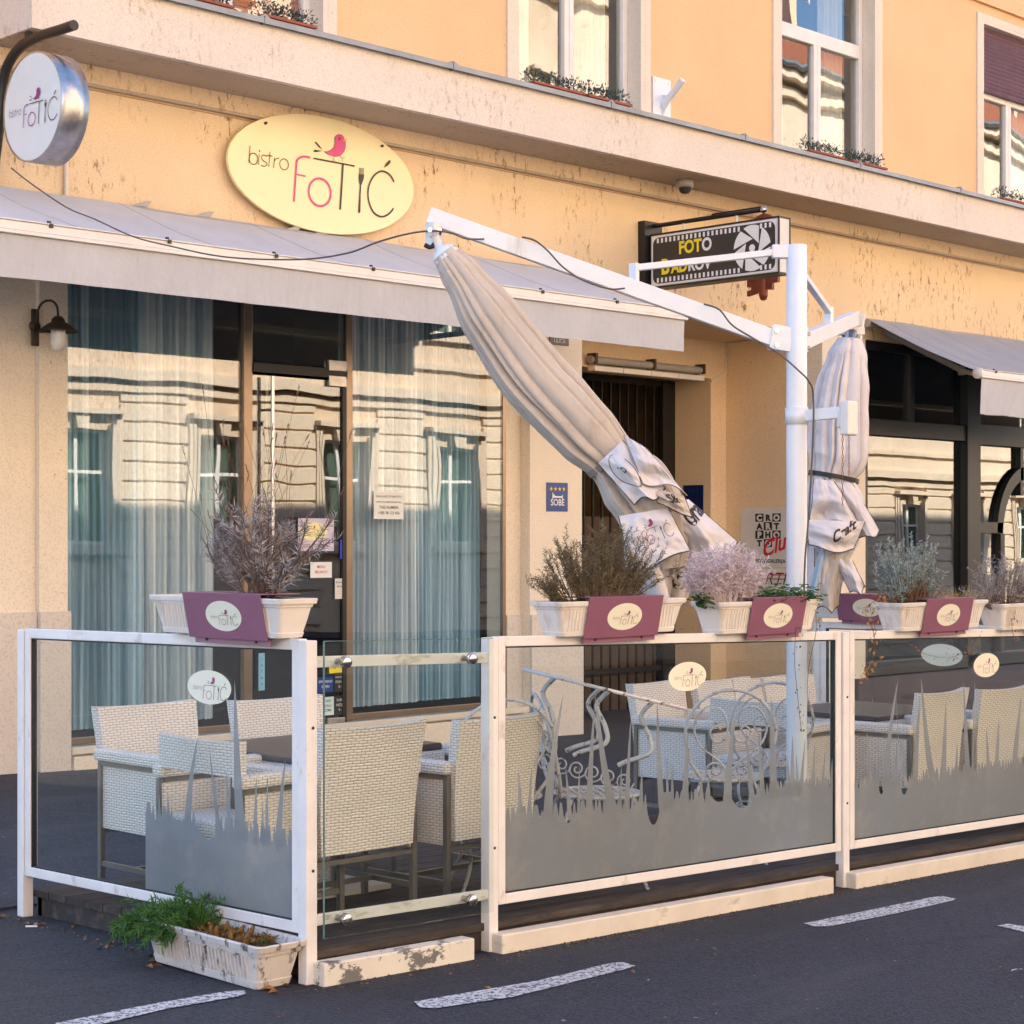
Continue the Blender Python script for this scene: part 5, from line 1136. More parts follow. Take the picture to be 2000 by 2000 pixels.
# ground planter contents
r_ = random.Random(41); lf = MB(); st_ = MB()
for k in range(300):
    lx = -LG/2+r_.uniform(-.02, .26); p = MG @ Vector((lx, r_.uniform(-.09, .09), .13)); out = (MG.to_3x3() @ Vector((-.55 if lx < .0-LG/2+.18 else -.1, r_.uniform(-1, .9), 0)))
    P = stem_path(p, out*.9+Vector((0, 0, .9)), r_.uniform(.10, .22), 8, .14, r_, -.24); st_.tube(P, .0016, 3, cap=False); sprig(lf, P, .036, .0022, .0045, 0, r_, 1, .8)
plant('trailing_green_plant', 'bright green needle-leaved plant spilling from the ground planter', 'plant', [('stem', st_, MG @ Vector((-LG/2+.1, 0, .13))), ('foliage', lf, None)], {'stem': M['green'], 'foliage': M['green']})
m_ = MB()
for k in range(900):
    lx = r_.uniform(-LG/2+.25, LG/2-.14); p = MG @ Vector((lx, r_.uniform(-.085, .085), .13+.03*abs(noise.noise((lx*18, 0, 3)))+r_.random()*.02)); needle(m_, p, Vector((r_.uniform(-1,1), r_.uniform(-1,1), r_.uniform(0,.9))).normalized(), .022, .0045, 0, r_)
for k in range(9): p = MG @ Vector((r_.uniform(-LG/2+.3, LG/2-.2), r_.uniform(-.06, .06), .12)); m_.tube(stem_path(p, Vector((r_.uniform(-.4,.4), 0, 1)), .07, 3, .3, r_), [.011, .010, .011, .006], 6)
solo('moss', 'rusty brown dead moss and stumps in the ground planter', 'moss', m_, M['moss'])
pq = MG @ Vector((LG/2-.10, 0, .13)); blades('wispy weed at the near end of the ground planter', pq, .08, 14, 43, 'green', .13, 'weed', .0012, -.02, .04)

# ------------------------------------------------------------------ chairs and tables
def wchair(label, loc, rz, variant=0, group='white wicker armchairs'):
    o = thing('wicker_armchair', label, 'chair', loc, rz, group); Mw = WM[o.name]
    def L_(nm, mb, mt, bv=0):
        # keep local coordinates so the weave follows the chair
        return link(nm, mb, mt, o, bv, True)
    m_ = MB(); P = []; ny = 10
    for j in range(ny+1):
        t = j/ny; z = (.29+.51*t) if variant == 0 else (.62+.13*t); hw = .245+.03*t; yb = -.265-.055*t*t-.01
        if variant: hw = .262; yb = -.262
        P.append([(hw*u, yb-.03*(1-u*u)*(0.3+.7*t)+.0, z+(.012*(u*u) if j == ny else 0)) for u in [k/8-1 for k in range(17)]])
    Q = [[(x*.985, y+.052, z) for x, y, z in r] for r in P]
    n_ = 17
    m_.grid(P); m_.grid([r[::-1] for r in Q]); 
    for k in range(n_-1): m_.face([P[-1][k], P[-1][k+1], Q[-1][k+1], Q[-1][k]]); m_.face([P[0][k+1], P[0][k], Q[0][k], Q[0][k+1]])
    for j in range(ny): m_.face([P[j+1][0], P[j][0], Q[j][0], Q[j+1][0]]); m_.face([P[j][-1], P[j+1][-1], Q[j+1][-1], Q[j][-1]])
    L_('backrest', m_, M['wicker'])
    m_ = MB(); m_.box((-.235, -.24, .33), (.235, .26, .43)); L_('seat', m_, M['wicker2'], .012)
    for s_ in (-1, 1):
        m_ = MB(); m_.box((s_*.235, -.27, .575), (s_*.305, .285, .63)); L_('armrest', m_, M['wicker'], .014)
        m_ = MB(); m_.box((s_*.248, -.25, .27), (s_*.272, .235, .552)); L_('side_panel', m_, M['wicker'], .004)
        for y in (-.262, .25):
            m_ = MB(); m_.box((s_*.258, y, 0), (s_*.284, y+.026, .573)); L_('leg', m_, M['chairleg'], .003)
        m_ = MB(); m_.box((s_*.26, -.234, .553), (s_*.283, .249, .573)); L_('arm_frame', m_, M['chairleg'])
        m_ = MB(); m_.box((s_*.262, -.235, .10), (s_*.28, .249, .122)); L_('stretcher', m_, M['chairleg'])
    m_ = MB(); m_.box((-.257, -.005, .101), (.257, .015, .121)); L_('stretcher', m_, M['chairleg'])
    m_ = MB(); m_.box((-.257, -.258, .245), (.257, -.238, .266)); m_.box((-.257, .245, .305), (.257, .268, .328)); L_('seat_frame', m_, M['chairleg'])
    return o
DZ = .116
def dz(x, y): return G(x, y)+DZ
def at_back(px0, px1, Y, facing):  # chair whose back spans photo columns px0..px1 at depth Y
    a = pY(px0, 1400, Y).x; b = pY(px1, 1400, Y).x; return (a+b)/2
SY = -6.02; NY = -5.08
x5 = at_back(643, 821, -6.33, 1); x6 = at_back(889, 1055, -6.33, 1)
wchair('wicker armchair seen from behind through the clear entrance screen', (x5-.01, SY, dz(x5, SY)), 0)
wchair('wicker armchair with its back crossed by the second fence post', (x6, SY+.0, dz(x6, SY)), .04)
x1c = at_back(197, 368, -4.78, 0); x3c = at_back(447, 610, -4.78, 0)
wchair('wicker armchair facing the road, leftmost in the clear half of the side panel', (x1c, NY, dz(x1c, NY)), PI)
wchair('wicker armchair facing the road, behind the side panel frame', (x3c+.02, NY+.0, dz(x3c, NY)), PI-.03)
wchair('low-backed wicker armchair turned sideways behind the frosted side panel', (4.775, -5.90, dz(4.8, -5.7)), -PI/2, 1)
x7 = at_back(1224, 1342, -4.75, 0); x8 = at_back(1412, 1528, -4.75, 0)
wchair('wicker armchair facing the road, behind the oval sticker of the widest panel', (x7, NY+.02, dz(x7, NY)), PI+.1)
wchair('wicker armchair facing the road, just left of the mast', (x8, NY+.0, dz(x8, NY)), PI-.05)
x9 = at_back(1789, 1888, -6.33, 0); x10 = at_back(1918, 2012, -6.33, 0)
wchair('wicker armchair seen from behind in the right panel, its left chair', (x9, SY, dz(x9, SY)), .06)
wchair('wicker armchair seen from behind at the right edge of the photo', (x10, SY, dz(x10, SY)), -.04)
x11 = x9-.05
wchair('wicker armchair facing the road, behind the vine of the right panel', (x11, NY, dz(x11, NY)), PI)
wchair('wicker armchair facing the road, at the right end of the terrace', (x11+.68, NY, dz(x11+.7, NY)), PI)
wchair('wicker armchair turned sideways right of the mast', (x9-.62, -5.62, dz(x9-.6, -5.6)), -PI/2+.05, 1)
def table(label, c):
    o = thing('cafe_table', label, 'table', (c[0], c[1], dz(*c)), 0, 'dark-topped cafe tables')
    def L_(nm, mb, mt, bv=0): return link(nm, mb, mt, o, bv, True)
    m_ = MB(); m_.box((-.42, -.38, .625), (.42, .38, .655)); L_('tabletop', m_, M['tabletop'], .005)
    m_ = MB(); m_.box((-.43, -.39, .57), (.43, .39, .622)); L_('apron', m_, M['wicker2'], .006)
    m_ = MB(); m_.box((-.08, -.08, .03), (.08, .08, .568)); L_('pedestal', m_, M['wicker'], .006)
    m_ = MB(); m_.box((-.24, -.24, 0), (.24, .24, .028)); L_('base_plate', m_, M['wframe'], .004)
table('dark square table between the four left wicker chairs', ((x5+x6)/2, -5.52)); table('dark square table behind the right panel', ((x9+x10)/2, -5.55))
# iron chairs
def arc_pts(cx_, cz_, rx, rz_, a0, a1, n=20, y=0): return [(cx_+rx*math.cos(math.radians(a0+(a1-a0)*k/n)), y, cz_+rz_*math.sin(math.radians(a0+(a1-a0)*k/n))) for k in range(n+1)]
def spiral(cx_, cz_, r0, r1, a0, turns, y=0, n=26, flip=1): return [(cx_+flip*(r0+(r1-r0)*k/n)*math.cos(a0+turns*2*PI*k/n), y, cz_+(r0+(r1-r0)*k/n)*math.sin(a0+turns*2*PI*k/n)) for k in range(n+1)]
def ichair(label, loc, rz, tilt=0):
    o = thing('iron_chair', label, 'chair', loc, rz, 'white wrought-iron chairs')
    T_ = Matrix.Rotation(tilt, 4, 'X')
    def L_(nm, mb): 
        mb.xf(T_); return link(nm, mb, M['iron'], o, 0, True)
    yb = -.19; m_ = MB(); lean = lambda P: [(x, yb-(z-.42)*.22, z) for x, y, z in P]
    m_.tube(lean([(-.13, 0, .42), (-.20, 0, .52)]+arc_pts(0, .66, .225, .22, 205, -25, 26)+[(.20, 0, .52), (.13, 0, .42)]), .0085, 8); L_('back_frame', m_)
    for s_ in (-1, 1):
        m_ = MB(); m_.tube(lean(smooth_pts([(s_*.0, 0, .44), (s_*.05, 0, .52), (s_*.15, 0, .6), (s_*.18, 0, .70), (s_*.13, 0, .79), (s_*.05, 0, .78), (s_*.015, 0, .70), (s_*.03, 0, .63), (s_*.08, 0, .62), (s_*.10, 0, .67), (s_*.07, 0, .70), (s_*.05, 0, .68)], 4)), .0055, 6)
        L_('heart_scroll', m_)
        m_ = MB(); m_.tube(lean(spiral(s_*.07, .475, .05, .008, -PI/2, 1.6, 0, 26, s_)), .0055, 6); L_('base_scroll', m_)
    m_ = MB(); m_.tube([(.2*math.cos(a*PI/14), .2*math.sin(a*PI/14), .42) for a in range(28)], .009, 8, closed=True)
    for k in range(-5, 6):
        u = k*.034; h_ = math.sqrt(max(0, .195**2-u*u)); m_.bar((u, -h_, .42), (u, h_, .42), .007, .004); m_.bar((-h_, u, .424), (h_, u, .424), .007, .004)
    L_('seat', m_)
    for sx_, sy_ in ((-1,-1), (1,-1), (1,1), (-1,1)):
        m_ = MB(); m_.tube(smooth_pts([(sx_*.13, sy_*.14, .415), (sx_*.17, sy_*.18, .30), (sx_*.14, sy_*.15, .15), (sx_*.19, sy_*.2, .0)], 5), .008, 8); L_('leg', m_)
    m_ = MB(); m_.tube([(.14*math.cos(a*PI/10), .14*math.sin(a*PI/10), .19) for a in range(20)], .005, 6, closed=True)
    L_('stretcher', m_); return o
def ipos(px, py, t): p = pT(px, py, t); return (p.x, p.y, dz(p.x, p.y))
ic = pY(1310, 1400, -5.75)
ichair('white iron chair with heart-scroll back, nearest behind the widest panel', ipos(1412, 1560, 9.6), -.75)
ichair('white iron chair with heart-scroll back, half hidden by the mast', ipos(1488, 1530, 10.4), -.70)
ichair('white iron chair whose round back shows behind the second fence post', ipos(970, 1530, 8.6), -.62)
ichair('white iron chair turned side-on under the high end of the tipped table', ipos(1165, 1560, 8.75), -2.2)
# tipped iron table
a = pT(1025, 1308, 8.7); b = pT(1340, 1385, 8.5); o = thing('iron_table', 'tipped white iron bistro table seen edge-on among the iron chairs', 'table', ((a.x+b.x)/2, (a.y+b.y)/2, dz(7, -5.8)))
mid = (a+b)/2; u_ = (b-a).normalized(); vdir = (mid-CAM).normalized(); v_ = (vdir-u_*vdir.dot(u_)).normalized(); n_ = u_.cross(v_).normalized(); n_ = -n_ if n_.z > 0 else n_; R_ = (b-a).length/2
m_ = MB(); m_.lathe(mid, [(R_-.03, -.008), (R_, -.008), (R_, .008), (R_-.03, .008), (R_-.03, -.008)], 48, 0, tuple(n_))
for k in range(-6, 7):
    q = k*R_/7; h_ = math.sqrt(R_*R_-q*q)-.01; m_.bar(mid+u_*q-v_*h_, mid+u_*q+v_*h_, .012, .005, 0, tuple(n_)); m_.bar(mid+v_*q-u_*h_, mid+v_*q+u_*h_, .012, .004, 0, tuple(n_))
link('tabletop', m_, M['iron'], o)
for k, (fu, fv) in enumerate(((-.42, -.3), (.1, -.35), (.45, .1), (-.1, .4))):
    m_ = MB(); p0 = mid+u_*fu*R_*1.3+v_*fv*R_; f_ = lambda d, s_: p0+n_*d+u_*s_
    m_.tube(smooth_pts([f_(0, 0), f_(.08, -.04), (f_(.16, .02)), f_(.23, .04), f_(.29, -.05), f_(.32, -.09)], 5), .011, 8); link('leg', m_, M['iron'], o)
m_ = MB(); 
for k in range(6): c_ = mid+n_*.38+u_*(k-2.5)*.075; m_.tube([c_+u_*(.045-.0018*j)*math.cos(j*.5)+n_*(.045-.0018*j)*math.sin(j*.5) for j in range(22)], .004, 5)
link('scroll_band', m_, M['iron'], o)

# ------------------------------------------------------------------ parasol mast and closed parasols
PB = pT(1556, 1640, 10.0); PX_, PY_ = PB.x, PB.y; ZB = dz(PX_, PY_); ZT = 3.205
o = thing('parasol_mast', 'white round steel mast with two sloping arms for hanging parasols', 'parasol mast', (PX_, PY_, ZB))
m_ = MB(); m_.lathe((PX_, PY_, 0), [(.0545, ZB), (.0545, 2.30), (.0545, ZT-.004), (.051, ZT), (0, ZT)], 32); link('pole', m_, M['whitem'], o)
m_ = MB(); m_.lathe((PX_, PY_, ZB), [(.0, .0), (.17, 0), (.17, .012), (.056, .014), (.056, .05)], 24); link('base_flange', m_, M['whitem'], o)
TL = pT(848, 425, 10.0); TR = pT(1668, 622, 12.0); AZ = 2.70
def arm(tip, z0, sfrac, nm='arm'):
    b0_ = Vector((PX_, PY_, z0)); d = (tip-b0_); dh = Vector((d.x, d.y, 0)).normalized(); s0 = b0_+dh*.062+Vector((0, 0, .0))
    m_ = MB(); m_.bar(s0+dh*.03, tip+(tip-s0).normalized()*.03, .062, .088); ar = link(nm, m_, M['whitem'], o, .004)
    sd_ = dh.cross(Vector((0, 0, 1)))
    m_ = MB()
    for s_ in (-1, 1): m_.bar(b0_+dh*.03+sd_*s_*.037+Vector((0, 0, -.0)), b0_+dh*.14+sd_*s_*.037+Vector((0, 0, .02)), .008, .13)
    link('bracket', m_, M['whitem'], o, .003)
    for s_ in (-1, 1):
        for zz in (-.03, .045): m_ = MB(); m_.tube([b0_+dh*.11+sd_*s_*.041+Vector((0, 0, zz)), b0_+dh*.11+sd_*s_*.052+Vector((0, 0, zz))], .012, 8); link('bolt', m_, M['steel'], o)
    p = s0+(tip-s0)*sfrac+Vector((0, 0, .104)); t0 = Vector((PX_, PY_, ZT-(.035 if sfrac < .45 else .12)))+dh*.06
    m_ = MB(); m_.bar(t0+dh*.02, p, .036, .034); link('strut', m_, M['whitem'], o, .003)
    m_ = MB(); m_.bar(p-Vector((0, 0, .085)), p+Vector((0, 0, .025)), .03, .05); link('strut_lug', m_, M['whitem'], o, .003)
    m_ = MB(); m_.bar(t0-dh*.02, t0+dh*.07, .05, .07); link('strut_lug', m_, M['whitem'], o, .003)
    return dh
dl = arm(TL, AZ, .43); dr2 = arm(TR, AZ, .5)
def collar(z, nm='collar'): m_ = MB(); m_.lathe((PX_, PY_, z), [(.0547, -.045), (.061, -.045), (.061, .045), (.0547, .045)], 28); link(nm, m_, M['whitem'], o)
collar(2.30)
cdv = (pT(1625, 765, 9.9)-Vector((PX_, PY_, 2.30))); cdv.z = 0; cdv.normalize()
m_ = MB(); c0 = Vector((PX_, PY_, 2.30)); m_.bar(c0+cdv*.055, c0+cdv*.25+Vector((0, 0, .012)), .045, .06); link('winch_arm', m_, M['whitem'], o, .004)
m_ = MB(); m_.bar(c0+cdv*.29+Vector((0, 0, -.11)), c0+cdv*.29+Vector((0, 0, .07)), .09, .055); m_.bar(c0+cdv*.25+Vector((0, 0, -.07)), c0+cdv*.25+Vector((0, 0, .03)), .05, .04); link('winch_box', m_, M['wframe'], o, .01)
for k, ln in ((0, .38), (1, .24)):
    m_ = MB(); b_ = c0+cdv*(.25+.035*k)+RT*.0-VW*.03
    for j in range(int(ln/.022)):
        z = -.11-j*.022; s_ = RT if j % 2 else VW; m_.tube([b_+Vector((0, 0, z+.012*math.cos(a*PI/4)))+s_*.0045*math.sin(a*PI/4) for a in range(8)], .0015, 4, closed=True)
    link('pull_chain', m_, M['rust'], o)

def parasol(label, axis, radii, creases, seed, mats, nseg=90, sect=240, depth=.3):
    A = [Vector(p) for p in axis]; C_ = smooth_pts(A, 10); nR = len(C_)-1; rad_ = []
    for i in range(nR+1):
        f = i/10; k = min(int(f), len(radii)-2); t = f-k; t = t*t*(3-2*t); rad_.append(radii[k]*(1-t)+radii[k+1]*t)
    r_ = random.Random(seed); cr = [((_+r_.uniform(-.3, .3))*6.283/creases, r_.choice((.03, .05, .07, .12)), r_.uniform(.2, 1.05), r_.uniform(-.45, .45), r_.uniform(-.1, .12)) for _ in range(creases)]
    P = []
    for i, c in enumerate(C_):
        d = (C_[min(i+1, nR)]-C_[max(i-1, 0)]).normalized(); cam_ = (CAM-c).normalized(); q = (cam_-d*cam_.dot(d)).normalized(); s_ = q.cross(d); row = []
        tt = i/nR
        for k in range(sect+1):
            th = 2*PI*k/sect; v = 0
            for (a0, w0, dp, dr_, off) in cr:
                aa = a0+dr_*tt; da = (th-aa+PI) % (2*PI)-PI; g_ = min(1, max(0, (tt-off)*6))
                v += dp*g_*(math.exp(-abs(da)/w0)-.22*math.exp(-((da-w0*2.4)/(w0*1.5))**2))
            wob = .05*noise.noise((th*1.0+seed, tt*3.2, seed))+.03*noise.noise((math.cos(th)*3, math.sin(th)*3, tt*12))
            R__ = rad_[i]*(1-depth*v+wob); row.append(c+(s_*math.cos(th)+q*math.sin(th))*R__)
        P.append(row)
    m_ = MB(); m_.grid(P); m_.face(P[0][:-1][::-1]); m_.face(P[-1][:-1]); return m_, C_, rad_
def quadflap(m_, quad, t, bulge, waves=1.5, curl=.03, seed=1, n=26, both=True):
    """cloth sheet hung between four photo points (tl,tr,br,bl) at depth t"""
    q = [pT(x, y, t+dt) for x, y, dt in quad]; P = []
    for j in range(n+1):
        v = j/n; row = []
        for i in range(n+1):
            u = i/n; p = q[0]*(1-u)*(1-v)+q[1]*u*(1-v)+q[2]*u*v+q[3]*(1-u)*v
            e = bulge*math.sin(PI*u)*math.sin(PI*min(1, v*1.2+.1)*.8)+curl*math.sin(waves*2*PI*u+seed+v*1.4)*v+.035*noise.noise((u*3+seed, v*3, seed))+.012*noise.noise((u*9+seed, v*7, seed))
            row.append(p-VW*e+Vector((0, 0, -.02*math.sin(waves*2*PI*u+seed)*v)))
        P.append(row)
    m_.grid(P)
    if both: m_.grid([[p+VW*.003 for p in r][::-1] for r in P])
    edge = P[-1]; m_.tube([p+Vector((0, 0, 0)) for p in edge], .0035, 5, 1); m_.tube([r[0] for r in P], .0025, 4, 1); m_.tube([r[-1] for r in P], .0025, 4, 1)
    def S(u, v):
        u = min(max(u, 0), .999)*n; v = min(max(v, 0), .999)*n; i, j = int(u), int(v); a_, b_ = u-i, v-j
        return P[j][i]*(1-a_)*(1-b_)+P[j][i+1]*a_*(1-b_)+P[j+1][i+1]*a_*b_+P[j+1][i]*(1-a_)*b_
    return S
def decal(m_, vs, fs, S, u0, v0, su, sv, rot=0, mi=0, off=.004):
    c_, s_ = math.cos(rot), math.sin(rot); out = []
    for v in vs: x = v[0]*c_-v[1]*s_; y = v[0]*s_+v[1]*c_; out.append(S(u0+x*su, v0-y*sv)-VW*off)
    m_.raw(out, fs, mi)
def strapband(m_, C_, rad_, i, w_=.03, k_=1.03, ang_=0):
    c = C_[i]; d = (C_[i+1]-C_[i-1]).normalized(); cam_ = (CAM-c).normalized(); q = (cam_-d*cam_.dot(d)).normalized(); s_ = q.cross(d); P = []
    for e in (-w_/2, w_/2): P.append([c+d*(e+ang_*math.cos(th))+(s_*math.cos(th)+q*math.sin(th))*rad_[i]*k_ for th in [2*PI*k/48 for k in range(49)]])
    m_.grid(P)
# left parasol (leaning)
t0 = 9.95
ax = [pT(x_, y_, t0) for x_, y_ in ((868, 495), (904, 542), (960, 626), (1035, 728), (1087, 786), (1143, 846), (1194, 898), (1240, 950), (1273, 1003), (1292, 1060), (1300, 1110))]
rd = [k*t0/F for k in (27, 40, 58, 67, 67, 63, 51, 68, 66, 58, 40)]
o = thing('closed_parasol', 'taupe parasol strapped shut, leaning diagonally from the left arm', 'parasol', tuple(ax[0]), 0, 'closed parasols on the mast')
m_, C_, rad_ = parasol('', ax, rd, 17, 5, None, depth=.50); link('canopy', m_, M['canvas'], o)
d0 = (ax[1]-ax[0]).normalized()
m_ = MB(); m_.lathe(ax[0]-d0*.035, [(0, -.02), (.028, -.018), (.03, .0), (.062, .02), (.076, .055), (.078, .065), (.07, .068)], 28, 0, tuple(d0)); link('cap', m_, M['whitem'], o)
jt = pT(848, 452, t0); m_ = MB(); m_.tube([jt+Vector((0, 0, .0)), ax[0]-d0*.05], .024, 14); link('stem', m_, M['wframe'], o)
m_ = MB(); m_.bar(TL+Vector((0, 0, -.03)), TL+Vector((0, 0, -.16)), .075, .07); m_.bar(jt+Vector((0, 0, -.03)), jt+Vector((0, 0, .05)), .05, .05); link('hinge', m_, M['wframe'], o, .008)
for dx_ in (-.02, .03): m_ = MB(); m_.tube([jt+RT*dx_-VW*.03, jt+RT*dx_-VW*.05], .013, 8); link('bolt', m_, M['steel'], o)
m_ = MB(); m_.tube(smooth_pts([jt+RT*.03, jt-RT*.01+Vector((0, 0, -.08)), jt-RT*.05+Vector((0, 0, -.07))], 4), .012, 8); link('handle', m_, M['blackm'], o)
m_ = MB(); strapband(m_, C_, rad_, 60, .035, 1.06, .02); link('strap', m_, M['strap'], o)
m_ = MB(); strapband(m_, C_, rad_, 82, .03, 1.10, -.04); link('strap', m_, M['strap'], o)
m_ = MB(); S1 = quadflap(m_, [(1168, 905, 0), (1216, 860, 0), (1300, 960, -.05), (1240, 985, -.1)], t0-.17, .09, 1.2, .025, 3); vs, fs = text2d('b', 1); decal(m_, vs, fs, S1, .35, .45, .3, .25, .4, 1)
m_.tube([S1(.42+.3*math.cos(a), .4+.35*math.sin(a))-VW*.004 for a in [k*PI/12 for k in range(-2, 20)]], .0016, 4, 1)
link('valance_flap', m_, [M['canvasw'], M['ink']], o)
m_ = MB(); S2 = quadflap(m_, [(1218, 850, .02), (1262, 875, .0), (1340, 965, 0), (1255, 938, -.08)], t0-.20, .10, .9, .04, 1); link('valance_flap', m_, [M['canvasw'], M['strap']], o)
m_ = MB(); S3 = quadflap(m_, [(1208, 1008, 0), (1305, 992, 0), (1348, 1075, 0), (1236, 1128, -.05)], t0-.21, .07, .7, .02, 2)
decal(m_, LOGO.v, LOGO.f, S3, .48, .42, .52, .75, .05, 1); nL = len(LOGO.f)
for k_, mm in enumerate(LOGO.m): m_.m[len(m_.f)-nL+k_] = 1+mm
link('logo_flap', m_, [M['canvasw'], M['ink'], M['purpleink'], M['orangeink']], o)
m_ = MB(); S4 = quadflap(m_, [(1290, 985, .05), (1345, 975, .05), (1442, 1055, .1), (1372, 1130, .05)], t0-.10, .10, .8, .03, 4); vs, fs = text2d('Gra', 1, .03, .4); decal(m_, vs, fs, S4, .35, .42, .42, .38, .2, 1); link('valance_flap', m_, [M['canvasw'], M['ink']], o)
m_ = MB(); S5 = quadflap(m_, [(1268, 952, 0), (1336, 968, 0), (1352, 1002, 0), (1285, 990, 0)], t0-.24, .03, .5, .01, 5); vs, fs = text2d('S&', 1, .03); decal(m_, vs, fs, S5, .45, .6, .32, .6, .3, 1); link('valance_flap', m_, [M['canvas'], M['ink']], o)
m_ = MB(); quadflap(m_, [(1215, 1010, .1), (1300, 1010, .1), (1318, 1175, .12), (1222, 1170, .1)], t0-.02, .06, 1.6, .05, 6); link('hanging_fold', m_, [M['canvasw'], M['strap']], o)
m_ = MB(); S6 = quadflap(m_, [(1280, 1075, .1), (1372, 1060, .1), (1345, 1172, .12), (1290, 1175, .1)], t0+.03, .05, 1.2, .05, 8); vs, fs = text2d('S', 1, .04, .3); decal(m_, vs, fs, S6, .3, .75, .7, .5, -.3, 1); link('hanging_fold', m_, [M['canvas'], M['ink']], o)
m_ = MB(); m_.tube(smooth_pts([pT(1275, 1110, t0-.1), pT(1290, 1150, t0-.08), pT(1300, 1200, t0-.05)], 4), .035, 14); link('hanging_roll', m_, M['canvasw'], o)
# right parasol (upright)
t1 = 12.0
ax = [pT(1660, 662, t1), pT(1656, 700, t1), pT(1648, 760, t1), pT(1642, 830, t1), pT(1640, 890, t1), pT(1628, 932, t1), pT(1628, 985, t1), pT(1625, 1040, t1), pT(1612, 1100, t1), pT(1605, 1180, t1)]
rd = [k*t1/F for k in (24, 38, 50, 57, 58, 44, 60, 56, 42, 30)]
o = thing('closed_parasol', 'lilac-grey parasol hanging upright and bunched behind the mast', 'parasol', tuple(ax[0]), 0, 'closed parasols on the mast')
m_, C_, rad_ = parasol('', ax, rd, 14, 9, None, depth=.45); link('canopy', m_, M['canvasw'], o)
m_ = MB(); m_.lathe(ax[0]+Vector((0, 0, -.02)), [(.075, -.01), (.078, .01), (.05, .03), (.05, .075), (0, .08)], 24); link('cap', m_, M['steel'], o)
m_ = MB(); m_.bar(ax[0]+RT*-.06+Vector((0, 0, .03)), Vector((TR.x, TR.y, TR.z))+RT*-.06, .02, .05); m_.bar(ax[0]+RT*.05+Vector((0, 0, -.02)), Vector((TR.x, TR.y, TR.z+.03))+RT*.05, .02, .05); m_.bar(ax[0]+RT*-.09+Vector((0, 0, .05)), ax[0]+RT*.09+Vector((0, 0, .05)), .06, .05); link('hinge', m_, M['wframe'], o, .004)
m_ = MB(); strapband(m_, C_, rad_, 50, .03, 1.13, .01); link('strap', m_, M['blackm'], o)
for k_, (qd, bl_, wv_, cu_, sd_, dd) in enumerate([([(1590, 935, 0), (1630, 940, 0), (1685, 1030, 0), (1580, 1015, 0)], .08, 1.2, .04, 1, -.18), ([(1610, 935, 0), (1665, 945, 0), (1720, 1035, 0), (1668, 1062, 0)], .07, 1.0, .05, 3, -.12),
     ([(1575, 1015, 0), (1690, 1018, 0), (1670, 1075, 0), (1580, 1070, 0)], .08, .8, .04, 5, -.22), ([(1590, 1065, 0), (1650, 1070, 0), (1640, 1190, 0), (1590, 1190, 0)], .05, 1.4, .04, 2, -.1), ([(1628, 1090, 0), (1665, 1095, 0), (1692, 1150, 0), (1662, 1162, 0)], .05, 1.0, .05, 4, -.14), ([(1555, 1010, 0), (1600, 1005, 0), (1590, 1065, 0), (1560, 1060, 0)], .05, 1, .03, 7, -.05)]):
    m_ = MB(); S_ = quadflap(m_, qd, t1+dd, bl_, wv_, cu_, sd_)
    if k_ == 2: vs, fs = text2d('Craft', 1, .03, .3); decal(m_, vs, fs, S_, .45, .75, .22, .5, .5, 1)
    link('valance_flap', m_, [M['canvasw'] if k_ != 3 else M['canvas'], M['ink']], o)
m_ = MB(); m_.bar(pT(1606, 1075, t1-.25), pT(1578, 1195, t1-.3), .035, .02); link('pull_strap', m_, plain('blue_strap', (.30, .42, .55), .5), o)
# overhead cable from the drum sign to the mast
cp = [(22, 328, 12.6), (60, 358, 12.5), (130, 405, 12.4), (185, 428, 12.3), (260, 462, 12.1), (330, 480, 11.9), (420, 499, 11.7), (500, 506, 11.5), (600, 506, 11.2), (680, 494, 10.9), (740, 472, 10.6), (800, 456, 10.2), (845, 451, 9.9), (880, 455, 9.88), (910, 466, 9.88), (945, 467, 9.95)]
m_ = MB(); m_.tube(smooth_pts([pT(*c) for c in cp], 6), .0052, 6)
cp = [(1020, 463, 9.93), (1045, 470, 9.9), (1070, 490, 9.86), (1100, 522, 9.85), (1140, 548, 9.86), (1190, 564, 9.87), (1220, 563, 9.9)]; m_.tube(smooth_pts([pT(*c) for c in cp], 6), .0052, 6)
cp = [(1375, 594, 9.92), (1405, 605, 9.88), (1430, 635, 9.86), (1470, 660, 9.86), (1520, 690, 9.84), (1560, 724, 9.84), (1580, 745, 9.86), (1588, 770, 9.9), (1588, 850, 9.9), (1580, 1000, 9.9), (1572, 1100, 9.9), (1570, 1200, 9.9)]; m_.tube(smooth_pts([pT(*c) for c in cp], 6), .0052, 6)
solo('overhead_cable', 'thin grey cable slung from the drum sign to the parasol arm and mast', 'cable', m_, M['cable'])
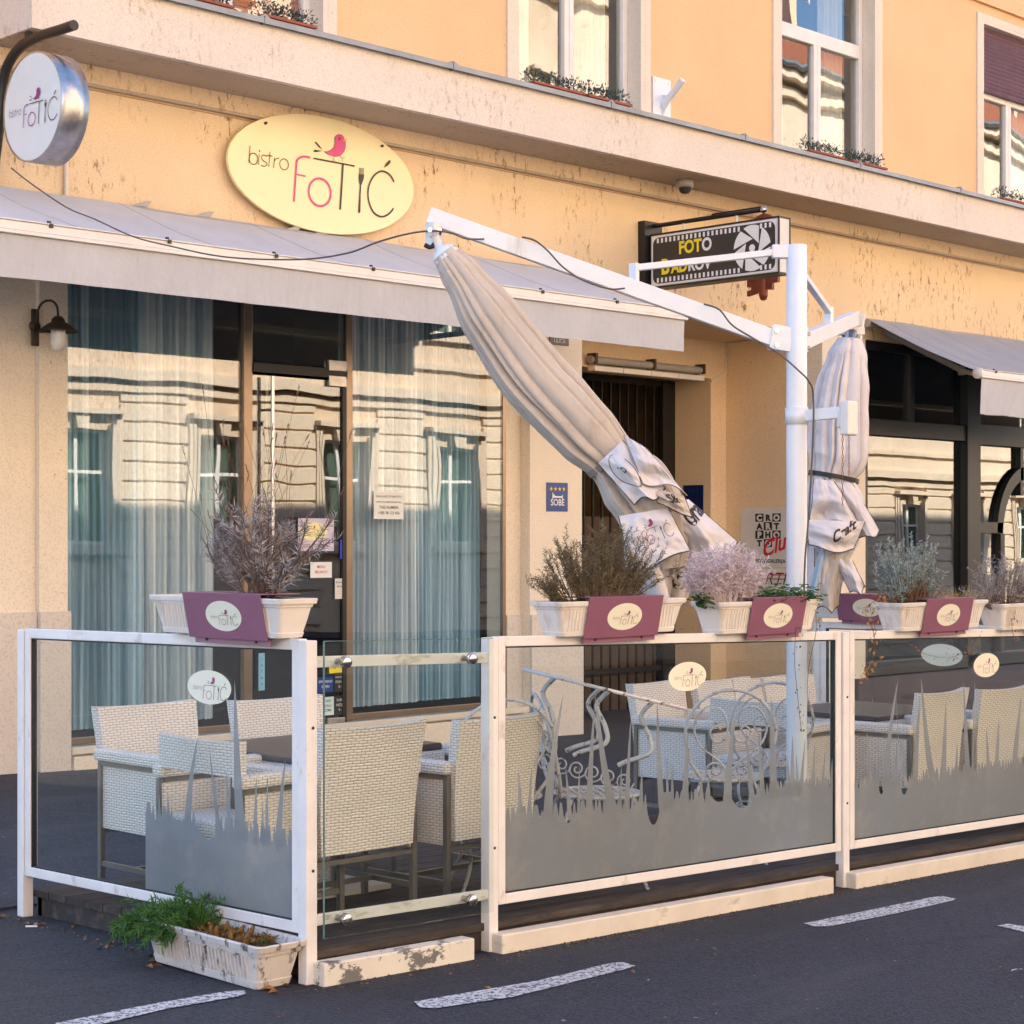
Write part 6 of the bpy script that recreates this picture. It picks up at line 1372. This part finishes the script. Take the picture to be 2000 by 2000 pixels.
# litter
def onroad(px, py):
    z = 0
    for _ in range(6): p = pZ(px, py, z); z = G(p.x, p.y)
    return p
p = onroad(50, 1812); m_ = MB(); m_.tube([p+Vector((0, 0, .006)), p+Vector((.035, -.035, .006))], .004, 8); solo('cigarette_butt', 'white cigarette butt on the asphalt by the left fence post', 'litter', m_, M['paper'])
for k, (px, py) in enumerate(((75, 1808), (15, 1795), (140, 1815), (300, 1893), (296, 1888), (545, 1940), (540, 1935), (1200, 1782), (1648, 1742), (150, 1800))):
    p = onroad(px, py); m_ = MB(); r_ = random.Random(k+70); a = r_.uniform(0, 6.28); e = Vector((math.cos(a), math.sin(a), 0)); s_ = Vector((-e.y, e.x, 0)); l_ = r_.uniform(.03, .06)
    m_.face([p+Vector((0, 0, .004)), p+e*l_*.4+s_*l_*.3+Vector((0, 0, .012)), p+e*l_+Vector((0, 0, .006)), p+e*l_*.5-s_*l_*.25+Vector((0, 0, .018))])
    solo('fallen_leaf', 'dry brown fallen leaf on the asphalt near the fence', 'leaf', m_, M['brownleaf'], 'dry leaves on the ground')

# grit and leaf crumbs gathered along the foot of the deck and the fence
r_ = random.Random(99); m_ = MB()
for k in range(1500):
    if k % 5 == 0: x, y = 4.40-abs(r_.gauss(0, .05)), r_.uniform(-6.65, -4.6)
    else: x, y = r_.uniform(4.4, 10.4), -6.757-abs(r_.gauss(0, .05))
    if k % 9 == 0: x, y = r_.uniform(3.4, 9.5), r_.uniform(-8.3, -6.8)
    z = G(x, y)+.001; q = r_.uniform(.0025, .008) if k % 40 else r_.uniform(.012, .022); a = r_.uniform(0, 6.28); e = Vector((math.cos(a), math.sin(a), r_.uniform(-.1, .3)))*q; f_ = Vector((-math.sin(a), math.cos(a), 0))*q*.6; p = Vector((x, y, z+.002))
    m_.raw([p-e, p+f_, p+e, p-f_, p+Vector((0, 0, q*.5))], [(0, 1, 4), (1, 2, 4), (2, 3, 4), (3, 0, 4)], 0 if k % 3 else 1)
solo('grit', 'scattered grit and leaf crumbs along the foot of the fence', 'grit', m_, [M['soil'], M['brownleaf']])['kind'] = 'stuff'
